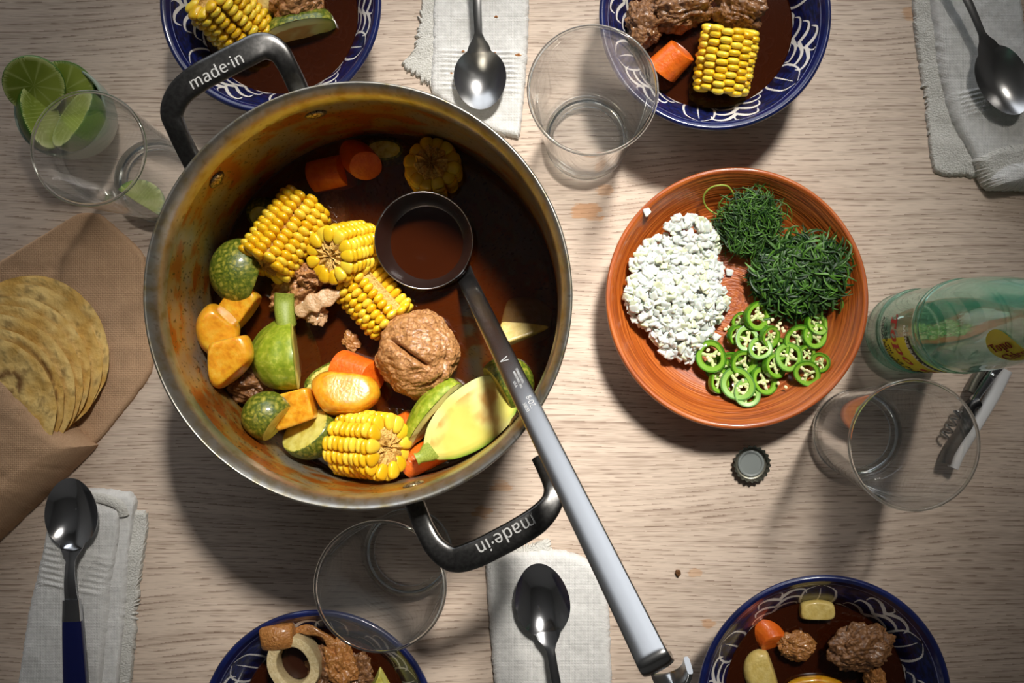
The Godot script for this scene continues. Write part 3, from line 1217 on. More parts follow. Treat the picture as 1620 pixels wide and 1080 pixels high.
func make_table() -> void:
	var t := thing("table", "pale oak table top with open grain under everything", "table")
	var x0 := -0.62
	var x1 := 0.62
	var z0 := -0.42
	var z1 := 0.42
	var v := PackedVector3Array()
	var uv := PackedVector2Array()
	var e := 0.004
	# bevelled slab: rings of a box outline going over the edge
	var rings := [[0.0, 0.0], [e, -e], [e, -0.026], [0.0, -0.03]]
	for r in rings:
		for p in [Vector2(x0, z0), Vector2(x1, z0), Vector2(x1, z1), Vector2(x0, z1)]:
			var q := Vector2(p.x + signf(p.x) * (r[0] - e), p.y + signf(p.y) * (r[0] - e))
			v.append(Vector3(q.x, r[1], q.y))
			uv.append(Vector2((q.x + 0.45 - r[1]) / (2048 * 0.00042), (q.y + 0.30) / (1360 * 0.00042)))
	var idx := PackedInt32Array([0, 1, 2, 0, 2, 3, 12, 14, 13, 12, 15, 14])
	for j in 3:
		for i in 4:
			var a := j * 4 + i
			var b := j * 4 + (i + 1) % 4
			idx.append_array([a, a + 4, b, b, a + 4, b + 4])
	part(t, "tabletop", mk(v, outward(v, idx), 30.0, uv), M.wood)
	for sx in [-1, 1]:
		for sz in [-1, 1]:
			part(t, "leg", sweep(PackedVector3Array([Vector3(sx * 0.54, -0.03, sz * 0.34), Vector3(sx * 0.545, -0.4, sz * 0.345), Vector3(sx * 0.55, -0.75, sz * 0.35)]), func(f): return lerpf(0.055, 0.04, f), func(f): return lerpf(0.055, 0.04, f), Vector3.RIGHT, 6.0), M.wood_leg)


# ---------------------------------------------------------------- the pot
const POT := Vector3(-0.1225, 0.0, -0.0457)
const BROTH := 0.056


func make_pot() -> void:
	var t := thing("stock_pot", "large two-handled steel stock pot with stained inside walls", "pot", POT)
	part(t, "shell", lathe(smooth2([Vector2(0, 0.0), Vector2(0.09, 0.0), Vector2(0.112, 0.001), Vector2(0.121, 0.006), Vector2(0.1258, 0.016), Vector2(0.1262, 0.04), Vector2(0.1262, 0.09), Vector2(0.1262, 0.135), Vector2(0.1266, 0.146), Vector2(0.1290, 0.1535), Vector2(0.1316, 0.1576), Vector2(0.1326, 0.1592), Vector2(0.1322, 0.1606), Vector2(0.1308, 0.1608), Vector2(0.1284, 0.1580), Vector2(0.1258, 0.1535), Vector2(0.1245, 0.148), Vector2(0.1240, 0.143)], 5), 200, 60.0), M.lip)
	part(t, "inside", lathe(smooth2([Vector2(0.1240, 0.143), Vector2(0.1238, 0.12), Vector2(0.1236, 0.06), Vector2(0.1236, 0.02), Vector2(0.121, 0.010), Vector2(0.112, 0.005), Vector2(0.08, 0.004), Vector2(0, 0.004)], 6), 200, 180.0), M.stained)
	var c := Vector2(580, 473)
	for p in [[500, 180], [347, 287], [655, 769], [813, 659]]:
		var d := (Vector2(p[0], p[1]) - c).normalized()
		part(t, "rivet", blob(3, func(q: Vector3): return Vector3(q.x * 0.0072, maxf(q.y, -0.4) * 0.0024, q.z * 0.0064)), M.rivet, Transform3D(look(Vector3(-d.x, 0.0, -d.y)), Vector3(d.x * 0.1236, 0.131, d.y * 0.1236)))
	# handles
	var paths := [
		[[312, 270, 0.128], [298, 243, 0.133], [280, 205, 0.140], [272, 178, 0.143], [285, 148, 0.145], [315, 123, 0.146], [350, 104, 0.146], [385, 86, 0.146], [415, 73, 0.145], [440, 82, 0.143], [456, 106, 0.140], [470, 135, 0.134], [480, 160, 0.128]],
		[[650, 780, 0.128], [660, 806, 0.133], [672, 836, 0.140], [690, 866, 0.143], [718, 884, 0.145], [752, 876, 0.146], [785, 860, 0.146], [822, 840, 0.146], [852, 820, 0.145], [872, 796, 0.143], [876, 772, 0.140], [868, 748, 0.134], [856, 722, 0.128]]]
	for k in 2:
		var pts := []
		for p in paths[k]:
			pts.append(at(p[0], p[1], p[2]) - POT)
		var wide := func(f: float) -> float:
			return lerpf(0.0128, 0.0178, smoothstep(0.16, 0.42, f) * (1.0 - smoothstep(0.62, 0.84, f)))
		var h := part(t, "handle", sweep(smooth3(pts, 9), wide, func(_f): return 0.0075, Vector3.UP, 3.2, 36), M.cast)
		var mid := at(342, 112, 0.1501) if k == 0 else at(801, 846, 0.1501)
		var b := Basis(Vector3.UP, deg_to_rad(28.0 if k == 0 else 208.0)) * Basis(Vector3.RIGHT, -PI / 2)
		var word := lettering("made·in", 0.0104 if k == 0 else 0.0114, false, 0.0005)
		part(h, "lettering", word, M.letter, Transform3D(b, mid - POT))
	var broth := solo("pot_broth", "dark red-brown broth filling the big steel pot", "broth", lathe([Vector2(0, BROTH), Vector2(0.1225, BROTH), Vector2(0.1238, BROTH + 0.0008)], 160), M.broth, POT)
	broth.set_meta("kind", "stuff")


func make_pot_food() -> void:
	var g := "corn cobs in the pot"
	corn("longest corn cob chunk, lying beside the left wall of the pot", at(452, 372, 0.072), Vector3(0.060, -0.045, -0.105), 0.058, 0.0222, 14, 1, g, 0.2)
	corn("short corn cob chunk showing its hairy cut end, between long cob and ladle", at(548, 398, 0.074), Vector3(-0.35, 0.75, 0.22), 0.044, 0.0208, 13, 2, g)
	corn("corn cob chunk with a strip of missing kernels beside the round meat", at(592, 476, 0.066), Vector3(0.62, 0.05, 0.70), 0.044, 0.0205, 14, 3, g, 0.55, func(r, i, n): return (r == 9 or r == 10) and i > 0 and i < n - 1)
	corn("corn cob chunk with chewed cut end at the near edge of the pot", at(581, 704, 0.085), Vector3(0.80, 0.52, 0.02), 0.046, 0.0242, 13, 4, g, 0.1, func(r, i, n): return i == n - 1 and r % 4 == 1)
	corn("corn cob standing on end in the shaded broth behind the ladle", at(687, 271, 0.060), Vector3(0.02, 1.0, -0.10), 0.040, 0.0205, 12, 5, g, 0.0, null, 0.006)
	# squash
	half_squash("green squash half with its stem, skin side up, cut face over the broth", at(467, 556, 0.065), squash_turn(Vector3(-0.06, 0.28, -1.0), Vector3(1.0, -0.22, 0.0)), 0.048, 0.0355, M.pale_skin, 0.018, 1, "squash in the pot")
	half_squash("large squash half lying cut face up under the ladle handle", at(742, 664, 0.084), squash_turn(Vector3(-0.775, 0.02, 0.632), Vector3(-0.08, 1.0, 0.10)), 0.071, 0.0212, M.squash_skin, 0.010, 2, "squash in the pot")
	half_squash("squash half standing on edge behind the big cut squash", at(690, 656, 0.074), squash_turn(Vector3(-0.66, 0.02, 0.75), Vector3(0.70, 0.25, 0.66)), 0.056, 0.018, M.pale_skin, 0.010, 3, "squash in the pot")
	squash_piece("dark mottled squash wedge against the left wall behind the corn", at(379, 430, 0.074), Vector3(0.0205, 0.019, 0.0235), [[Vector3(0.6, -0.3, 0.2), 0.010]], Basis(), 1)
	squash_piece("round mottled squash end by the near left wall", at(423, 658, 0.094), Vector3(0.0172, 0.017, 0.0172), [[Vector3(0.75, 0.1, 0.55), 0.009]], Basis(), 2)
	squash_piece("small squash wedge with a scarred tip beside the cubed chayote", at(492, 687, 0.078), Vector3(0.0205, 0.0185, 0.0172), [[Vector3(-0.25, 0.75, -0.75), 0.007]], Basis(Vector3.UP, 0.35), 3)
	squash_piece("mottled squash end under the ladle handle", at(801, 607, 0.076), Vector3(0.0195, 0.016, 0.0195), [[Vector3(-0.8, 0.3, 0.5), 0.008]], Basis(), 4)
	squash_piece("squash slice half sunk in broth beside the carrot", at(535, 596, 0.058), Vector3(0.026, 0.006, 0.012), [[Vector3(0, 1, 0), 0.003]], Basis(Vector3.UP, 0.35), 5)
	squash_piece("dim green squash lump sunk in shade by the left wall", at(416, 336, 0.054), Vector3(0.012, 0.009, 0.011), [[Vector3(0, 1, 0.4), 0.007]], Basis(), 6)
	squash_piece("dim green squash lump sunk by the far wall", at(610, 240, 0.049), Vector3(0.020, 0.010, 0.0105), [[Vector3(0, 1, 0), 0.008]], Basis(), 7)
	# chayote, potato, carrot
	var cg := "chayote pieces in the pot"
	piece("chayote_chunk", "translucent yellow chayote slab leaning on the left wall", "chayote", at(345, 521, 0.090), Vector3(0.0145, 0.015, 0.019), [[Vector3(0.7, 0.2, -0.7), 0.011], [Vector3(0.3, 1, 0.1), 0.010], [Vector3(0.6, 0, 0.8), 0.014]], M.chayote, Basis(), cg, 1)
	piece("chayote_chunk", "chayote chunk with glossy seed hollow, nearest the left meat", "chayote", at(361, 567, 0.096), Vector3(0.0165, 0.014, 0.022), [[Vector3(0.1, 1, 0), 0.009], [Vector3(0.9, 0.1, 0.5), 0.012], [Vector3(-0.9, 0.2, 0.3), 0.013], [Vector3(-0.5, 0.1, -0.8), 0.013]], M.chayote, Basis(Vector3.UP, -0.3), cg, 2, 0.0016)
	piece("chayote_chunk", "pale chayote block between mottled squash and green squash stem", "chayote", at(377, 484, 0.074), Vector3(0.015, 0.014, 0.020), [[Vector3(1, 0, 0), 0.0095], [Vector3(-1, 0, 0), 0.0095], [Vector3(0, 1, 0), 0.009], [Vector3(0, 0, 1), 0.015], [Vector3(0, 0, -1), 0.015]], M.chayote, Basis(Vector3.UP, -0.62), cg, 3)
	piece("chayote_chunk", "largest pale yellow chayote dome in the middle of the pot", "chayote", at(545, 622, 0.080), Vector3(0.0245, 0.017, 0.0185), [[Vector3(0.1, 1, -0.3), 0.0125], [Vector3(0.8, 0.2, 0.9), 0.0175], [Vector3(-0.9, 0.1, 0.6), 0.019], [Vector3(0, 0, -1), 0.0145], [Vector3(0.1, 0.35, 1), 0.0150]], M.chayote, Basis(Vector3.UP, -0.12), cg, 4)
	piece("chayote_chunk", "squared yellow chayote cube with a dark speck", "chayote", at(464, 646, 0.084), Vector3(0.022, 0.018, 0.022), [[Vector3(1, 0, 0.1), 0.0145], [Vector3(-1, 0.1, 0), 0.0145], [Vector3(0, 1, 0), 0.0105], [Vector3(0, 0, 1), 0.0115], [Vector3(0.1, 0, -1), 0.0115]], M.chayote, Basis(Vector3.UP, 0.35), cg, 5)
	piece("potato_chunk", "pale potato wedge sunk in the broth right of the ladle handle", "potato", at(828, 518, 0.050), Vector3(0.026, 0.012, 0.024), [[Vector3(0.45, 0.12, 0.9), 0.010], [Vector3(0, 1, 0), 0.0065], [Vector3(-1, 0, -0.1), 0.016], [Vector3(1, 0, 0), 0.020]], M.potato, Basis(Vector3.UP, -0.1) * Basis(Vector3.RIGHT, -0.38), "", 6)
	piece("onion_wedge", "glassy onion wedge in the shaded broth beyond the corn", "onion", at(527, 330, 0.050), Vector3(0.013, 0.007, 0.017), [[Vector3(1, 0.3, 0), 0.010], [Vector3(0, 1, 0), 0.005]], M.gristle, Basis(Vector3.UP, 0.2), "", 7)
	var ag := "carrot pieces in the pot"
	carrot("carrot chunk lying in the shaded broth nearer the left wall", at(526, 276, 0.050), Vector3(0.9, 0.15, -0.2), 0.024, 0.014, ag)
	carrot("carrot chunk standing in the shaded broth nearer the standing corn", at(569, 253, 0.055), Vector3(0.45, 0.6, 0.45), 0.024, 0.0125, ag)
	carrot("bright wet carrot chunk between the big chayote dome and the round meat", at(566, 590, 0.070), Vector3(0.8, 0.25, 0.25), 0.026, 0.0135, ag)
	carrot("carrot chunk beneath the large cut squash", at(674, 720, 0.063), Vector3(0.9, 0.0, -0.40), 0.032, 0.0110, ag)
	carrot("sunken carrot piece between near corn and round meat", at(636, 676, 0.058), Vector3(0.8, 0.1, -0.5), 0.022, 0.010, ag)
	# meat
	var slit := func(d: Vector3) -> float:
		var p := d.z * 0.84 - d.x * 0.54 + 0.0
		var along := d.x * 0.84 + d.z * 0.54
		var line := exp(-pow((p - 0.05) / 0.055, 2.0)) * smoothstep(-0.75, -0.5, along) * (1.0 - smoothstep(0.35, 0.6, along)) * smoothstep(0.2, 0.6, d.y)
		var curve := exp(-pow((Vector2(d.x - 0.05, d.z - 0.02).length() - 0.80) / 0.035, 2.0)) * smoothstep(0.0, 0.3, d.x) * smoothstep(0.1, 0.3, d.y)
		return 0.27 * line + 0.13 * curve
	solo("beef_shank", "big round wrinkled beef shank with a slit across its top", "meat", lump(Vector3(0.0285, 0.0245, 0.0305), 3, 6, 0.10, slit), M.shank, at(660, 560, 0.074), "", Basis())
	meat("beef chunk behind the green squash stem, draped with fat", at(478, 464, 0.061), Vector3(0.022, 0.014, 0.018), 5, M.beef, Basis(Vector3.UP, 0.4), "beef in the pot", 5, 0.26)
	meat("small crumbly beef bit under the end-on corn cob", at(492, 436, 0.074), Vector3(0.011, 0.010, 0.009), 8, M.beef, Basis(), "beef in the pot", 5, 0.3)
	meat("brown beef chunk under the seeded chayote at left", at(395, 604, 0.068), Vector3(0.020, 0.014, 0.016), 6, M.dark_beef, Basis(Vector3.UP, -0.25), "beef in the pot", 5, 0.26)
	meat("tiny beef scrap floating in the broth left of the round meat", at(556, 540, 0.057), Vector3(0.006, 0.003, 0.008), 9, M.gristle, Basis(Vector3.UP, 0.4), "beef in the pot", 4, 0.3)
	solo("beef_fat", "pale curling fat strip on the beef behind the squash stem", "fat", sweep(smooth3([Vector3(-0.014, 0, 0.008), Vector3(-0.004, 0.004, 0.002), Vector3(0.005, 0.004, -0.002), Vector3(0.018, 0.003, -0.007)], 8), func(f): return 0.006 + 0.007 * sin(PI * f) + 0.002 * sin(f * 19.0), func(f): return 0.004 + 0.001 * sin(f * 23.0), Vector3.UP, 2.4, 16), M.fat, at(502, 478, 0.075))
	solo("beef_fat", "white fat knob hanging over the broth beside the squash stem", "fat", lump(Vector3(0.007, 0.006, 0.009), 14, 4, 0.3), M.fat, at(502, 496, 0.070), "", Basis(Vector3.UP, -0.5))


func squash_turn(stem: Vector3, face: Vector3) -> Basis:
	# y along the stem, z out of the cut face
	var y := stem.normalized()
	var z := (face - y * face.dot(y)).normalized()
	return Basis(y.cross(z), y, z)


func squash_piece(label: String, where: Vector3, ell: Vector3, planes: Array, turn: Basis, sd: int) -> void:
	var c := chunk(5, ell, planes, 40.0, 0.0006, 1500.0, sd)
	var t := thing("squash_piece", label, "zucchini", where, "squash in the pot", turn)
	if c[0]:
		part(t, "skin", c[0], M.squash_skin)
	if c[1]:
		part(t, "flesh", c[1], M.flesh)


func carrot(label: String, where: Vector3, axis: Vector3, length: float, radius: float, group := "") -> void:
	var prof := smooth2([Vector2(0, -length / 2), Vector2(radius * 0.5, -length / 2 + 0.0002), Vector2(radius * 0.95, -length / 2 + 0.0006), Vector2(radius, -length / 2 + 0.002), Vector2(radius * 0.95, 0), Vector2(radius * 0.9, length / 2 - 0.002), Vector2(radius * 0.84, length / 2 - 0.0005), Vector2(radius * 0.5, length / 2), Vector2(0, length / 2 + 0.0002)], 3)
	solo("carrot_chunk", label, "carrot", lathe(prof, 40, 50.0, func(p: Vector3, a: float, _j: int): return Vector3(p.x * (1.0 + 0.03 * sin(a * 3.0)), p.y + p.x * 0.25, p.z * (1.0 + 0.03 * cos(a * 2.0)))), M.carrot, where, group, look(axis))


func make_ladle() -> void:
	var a := at(737, 440, 0.060)
	var b := at(1033, 1044, 0.300)
	var dir := (b - a).normalized()
	var flat := Vector3(dir.x, 0, dir.z).normalized()
	var rim := at(671, 381, 0.0800)
	var t := thing("ladle", "long-handled steel ladle resting on the pot rim, cup in the broth", "ladle", rim)
	var tip := look(Vector3.UP + flat * 0.30)
	part(t, "cup", lathe(smooth2([Vector2(0, -0.0335), Vector2(0.012, -0.0325), Vector2(0.022, -0.027), Vector2(0.029, -0.016), Vector2(0.0335, -0.002), Vector2(0.0342, 0.0), Vector2(0.0334, 0.0004), Vector2(0.0325, -0.002), Vector2(0.028, -0.0155), Vector2(0.021, -0.026), Vector2(0.012, -0.031), Vector2(0, -0.032)], 5), 96, 50.0), M.satin, Transform3D(tip, Vector3.ZERO))
	var pts := []
	for k in 9:
		pts.append(a.lerp(b, k / 8.0) - rim)
	var e := b - rim
	# the end curls over into a hook
	pts[8] = a.lerp(b, 0.965) - rim
	pts.append_array([e + Vector3(0, -0.001, 0), e + flat * 0.006 + Vector3(0, -0.007, 0), e + flat * 0.010 + Vector3(0, -0.020, 0), e + flat * 0.010 + Vector3(0, -0.032, 0)])
	var side := dir.cross(Vector3.UP).normalized()
	var up := side.cross(dir).normalized()
	var path := smooth3(pts, 6)
	var strap := sweep(path, func(f): return lerpf(0.0132, 0.0172, clampf(f * 1.15, 0, 1)), func(_f): return 0.0036, up, 2.7, 36, side)
	var h := part(t, "handle", strap, M.satin)
	part(h, "hook_tip", sweep(smooth3([at(1040, 1084, 0.268) - rim, at(1066, 1080, 0.264) - rim, at(1084, 1066, 0.270) - rim, at(1089, 1052, 0.276) - rim], 6), func(f): return lerpf(0.014, 0.010, f), func(_f): return 0.003, up, 4.0, 20), M.satin)
	part(t, "neck", sweep(smooth3([tip * Vector3(0.026, -0.010, 0.0) * 0.0 + (a - rim) + Vector3(-0.010, -0.008, -0.018), (a - rim) + Vector3(-0.004, -0.006, -0.008), a - rim], 6), func(f): return lerpf(0.016, 0.0132, f), func(_f): return 0.0022, up, 4.0, 20), M.satin)
	# stamped words, read along the handle
	# word, size, share of the way along, offset across
	var words := [["V", 0.0075, 0.290, -0.0010], ["STAINLESS STEEL", 0.0020, 0.350, 0.0036], ["MANITOWOC, WIS.", 0.0020, 0.357, 0.0014], ["U.S.A.", 0.0022, 0.365, -0.0012], ["8-OZ.", 0.0048, 0.425, 0.0026], ["58033", 0.0030, 0.432, -0.0014]]
	var wb := Basis(dir, -side, up) if (-side).cross(up).dot(dir) > 0 else Basis(dir, side, up)
	for k in words.size():
		var p := a.lerp(b, words[k][2]) - rim
		part(h, "stamped_lettering", lettering(words[k][0], 0.0064, false, 0.0001), M.engraved, Transform3D(wb.scaled_local(Vector3(words[k][1] / 0.0064, words[k][1] / 0.0064, 1.0)), p + up * 0.0018 + wb.y * words[k][3]))
	var br := solo("ladle_broth", "dark broth held in the steel ladle cup", "broth", lathe([Vector2(0, 0.0), Vector2(0.0302, 0.0), Vector2(0.0308, 0.0004)], 64), M.broth_thick, at(680, 391, 0.0605))
	br.set_meta("kind", "stuff")


# ---------------------------------------------------------------- bowls
func make_bowls() -> void:
	stew_bowl("blue and white bowl behind the pot, with corn and squash", "dark broth in the bowl behind the pot", Vector2(427, 4), 175.5, 0, 0.3)
	stew_bowl("blue and white bowl at the far side beside the clear tumbler, with corn and carrot", "dark broth in the bowl with the carrot", Vector2(1132, 22), 184, 1, 1.1)
	stew_bowl("blue bowl at the near side holding a marrow bone", "dark broth in the bowl with the marrow bone", Vector2(503, 1152), 187, 2, 2.2)
	stew_bowl("blue bowl at the near right corner, mostly meat and potato", "dark broth in the near right bowl", Vector2(1305, 1112), 202, 3, 0.2)
	var h := 0.034
	# far left bowl
	corn("stubby corn cob chunk in the bowl behind the pot", at(368, 30, 0.050), Vector3(-0.42, 0.62, -0.42), 0.050, 0.0235, 14, 6, "corn cobs in the bowls")
	half_squash("squash quarter floating in the bowl behind the pot", at(476, 52, 0.038), squash_turn(Vector3(-0.9, 0.15, 0.2), Vector3(0.15, 0.15, 1.0)), 0.052, 0.019, M.squash_skin, 0.0, 7, "")
	meat("brown beef block at the frame edge in the bowl behind the pot", at(470, 2, 0.046), Vector3(0.020, 0.014, 0.017), 21, M.beef, Basis(Vector3.UP, 0.3), "beef in the bowls", 5, 0.2)
	piece("potato_chunk", "pale potato piece beside corn in the bowl behind the pot", "potato", at(424, 4, 0.038), Vector3(0.016, 0.008, 0.016), [[Vector3(0.5, 0.4, 0.8), 0.009]], M.potato, Basis(), "", 22)
	# far right bowl
	corn("upright glossy corn cob chunk in the bowl with the carrot", at(1148, 96, 0.047), Vector3(0.12, 0.30, -0.9), 0.046, 0.0222, 13, 7, "corn cobs in the bowls", 0.3)
	carrot("carrot chunk beside the corn in the far right bowl", at(1063, 96, 0.042), Vector3(0.6, 0.2, -0.55), 0.022, 0.0125)
	meat("ragged beef piece across the top of the far right bowl", at(1076, 14, 0.044), Vector3(0.026, 0.014, 0.016), 23, M.dark_beef, Basis(Vector3.UP, 0.2), "beef in the bowls", 5, 0.28)
	meat("beef piece behind the upright corn in the far right bowl", at(1170, 14, 0.045), Vector3(0.019, 0.013, 0.016), 24, M.dark_beef, Basis(Vector3.UP, -0.3), "beef in the bowls", 5, 0.28)
	meat("beef piece against the painted wall in the far right bowl", at(1018, 38, 0.041), Vector3(0.013, 0.011, 0.018), 25, M.dark_beef, Basis(Vector3.UP, 0.2), "beef in the bowls", 5, 0.24)
	# near bowl with the bone
	var bone := lathe(smooth2([Vector2(0.0115, -0.012), Vector2(0.0175, -0.012), Vector2(0.0185, 0.0), Vector2(0.0180, 0.0095), Vector2(0.0165, 0.0105), Vector2(0.0125, 0.0102), Vector2(0.0112, 0.0085), Vector2(0.0108, 0.0), Vector2(0.0115, -0.012)], 3), 56, 50.0, func(p: Vector3, a: float, _j: int): return Vector3(p.x * (0.98 + 0.06 * sin(2.0 * a)), p.y, p.z * (1.22 + 0.05 * cos(3.0 * a))))
	var bt := thing("marrow_bone", "cut marrow bone ring with hollow centre in the near bowl", "bone", at(468, 1048, 0.052), "", look(Vector3(0.05, 1, -0.05)))
	part(bt, "ring", bone, M.bone)
	part(bt, "marrow", lathe([Vector2(0, -0.006), Vector2(0.0108, -0.006), Vector2(0.0108, -0.009), Vector2(0, -0.009)], 32, 50.0, func(p: Vector3, _a: float, _j: int): return Vector3(p.x, p.y, p.z * 1.2)), M.marrow)
	solo("gristle_piece", "square of glossy gristle on the marrow bone", "meat", chunk(5, Vector3(0.017, 0.010, 0.012), [[Vector3(1, 0, 0), 0.0125], [Vector3(-1, 0, 0), 0.0125], [Vector3(0, 0, 1), 0.009], [Vector3(0, 0, -1), 0.009]], 16.0, 0.0022, 900.0, 31)[2], M.gristle, at(440, 1006, 0.056), "", Basis(Vector3.UP, 0.12))
	meat("dark stringy beef beside the marrow bone", at(516, 1062, 0.042), Vector3(0.014, 0.012, 0.020), 32, M.dark_beef, Basis(), "beef in the bowls", 5, 0.3)
	meat("glossy beef strip right of the marrow bone", at(540, 1052, 0.045), Vector3(0.012, 0.011, 0.020), 33, M.gristle, Basis(Vector3.UP, 0.3), "beef in the bowls", 5, 0.32)
	meat("dark beef lump furthest from the marrow bone", at(566, 1062, 0.041), Vector3(0.011, 0.009, 0.014), 34, M.dark_beef, Basis(), "beef in the bowls", 5, 0.3)
	piece("squash_piece", "pale green squash tip in the near bowl with the bone", "zucchini", at(602, 1084, 0.036), Vector3(0.011, 0.008, 0.018), [[Vector3(0.85, 0.25, -0.5), 0.0055], [Vector3(-0.85, 0.25, -0.4), 0.0055], [Vector3(0, 1, 0.1), 0.005]], M.flesh, Basis(), "", 35)
	solo("gristle_strip", "curved gristle skin round the far end of the marrow bone", "meat", sweep(smooth3([Vector3(-0.022, 0, 0.002), Vector3(-0.008, 0.003, -0.010), Vector3(0.010, 0.003, -0.006), Vector3(0.020, 0.001, 0.008)], 8), func(f): return 0.006 + 0.002 * sin(f * 17.0), func(_f): return 0.004, Vector3.UP, 2.4, 14), M.gristle, at(492, 1016, 0.047))
	# near right bowl
	meat("pale crumbly beef chunk in the near right bowl", at(1360, 1024, 0.047), Vector3(0.022, 0.012, 0.017), 41, M.dark_beef, Basis(Vector3.UP, 0.25), "beef in the bowls", 5, 0.26)
	meat("beef strip by the painted wall of the near right bowl", at(1384, 1074, 0.044), Vector3(0.007, 0.010, 0.016), 42, M.gristle, Basis(Vector3.UP, 0.25), "beef in the bowls", 5, 0.28)
	piece("potato_chunk", "potato cube farthest from the frame edge in the near right bowl", "potato", at(1292, 966, 0.036), Vector3(0.016, 0.008, 0.009), [[Vector3(1, 0, 0), 0.013], [Vector3(-1, 0, 0), 0.013], [Vector3(0, 1, 0), 0.005], [Vector3(0, 0, 1), 0.006]], M.potato, Basis(), "", 43)
	meat("small browned beef cube in the near right bowl", at(1262, 1022, 0.039), Vector3(0.013, 0.009, 0.011), 44, M.gristle, Basis(), "beef in the bowls", 5, 0.24)
	carrot("sunken carrot in the near right bowl", at(1216, 1004, 0.030), Vector3(0.3, 0.4, 0.4), 0.018, 0.0115)
	piece("potato_chunk", "potato wedge at the left of the near right bowl", "potato", at(1206, 1062, 0.034), Vector3(0.014, 0.009, 0.017), [[Vector3(1, 0.3, 0), 0.008], [Vector3(0, 1, 0), 0.006]], M.potato, Basis(Vector3.UP, 0.3), "", 45)
	piece("potato_chunk", "orange potato slab at the frame edge in the near right bowl", "potato", at(1290, 1088, 0.037), Vector3(0.022, 0.008, 0.009), [[Vector3(0, 1, 0), 0.005]], M.chayote, Basis(), "", 46)


# ---------------------------------------------------------------- the plate of garnishes
func make_plate() -> void:
	var h := 0.036
	var c := at(1166, 472, h)
	c.y = 0
	var t := thing("clay_plate", "glazed terracotta plate holding onion, herbs and green chili", "plate", c)
	var wob := func(p: Vector3, a: float, _j: int) -> Vector3: return p * Vector3(1.0 + 0.004 * sin(2 * a + 0.5), 1.0 + 0.02 * sin(3 * a), 1.0 + 0.004 * sin(2 * a + 0.5))
	part(t, "dish", lathe(smooth2([Vector2(0, 0.003), Vector2(0.058, 0.003), Vector2(0.061, 0.0), Vector2(0.066, 0.0), Vector2(0.072, 0.006), Vector2(0.084, 0.018), Vector2(0.0945, 0.032), Vector2(0.0966, 0.0352), Vector2(0.0958, 0.0376), Vector2(0.0934, 0.0376), Vector2(0.0912, 0.0352), Vector2(0.085, 0.027), Vector2(0.076, 0.0165), Vector2(0.066, 0.0105), Vector2(0.05, 0.0085), Vector2(0, 0.008)], 6), 160, 60.0, wob), M.terracotta)
	make_onion(c)
	make_herbs()
	make_chilies()


func dish_height(p: Vector3) -> float:
	var r := Vector2(p.x, p.z).distance_to(Vector2(at(1166, 472, 0.036).x, at(1166, 472, 0.036).z))
	return 0.008 + 0.0005 + 0.028 * pow(clampf((r - 0.05) / 0.041, 0.0, 1.0), 1.7)


func onion_depth(px: float, py: float) -> float:
	var s := 0.0
	for g in [[1082, 372, 46, 0.9], [1040, 420, 52, 1.0], [1050, 480, 58, 1.2], [1078, 540, 44, 1.0], [1108, 440, 52, 1.0], [1100, 500, 46, 0.8], [1020, 470, 40, 0.7], [1132, 480, 30, 0.5], [1115, 375, 34, 0.6]]:
		s += g[3] * exp(-(pow(px - g[0], 2) + pow(py - g[1], 2)) / (g[2] * g[2]) * 1.6)
	return s


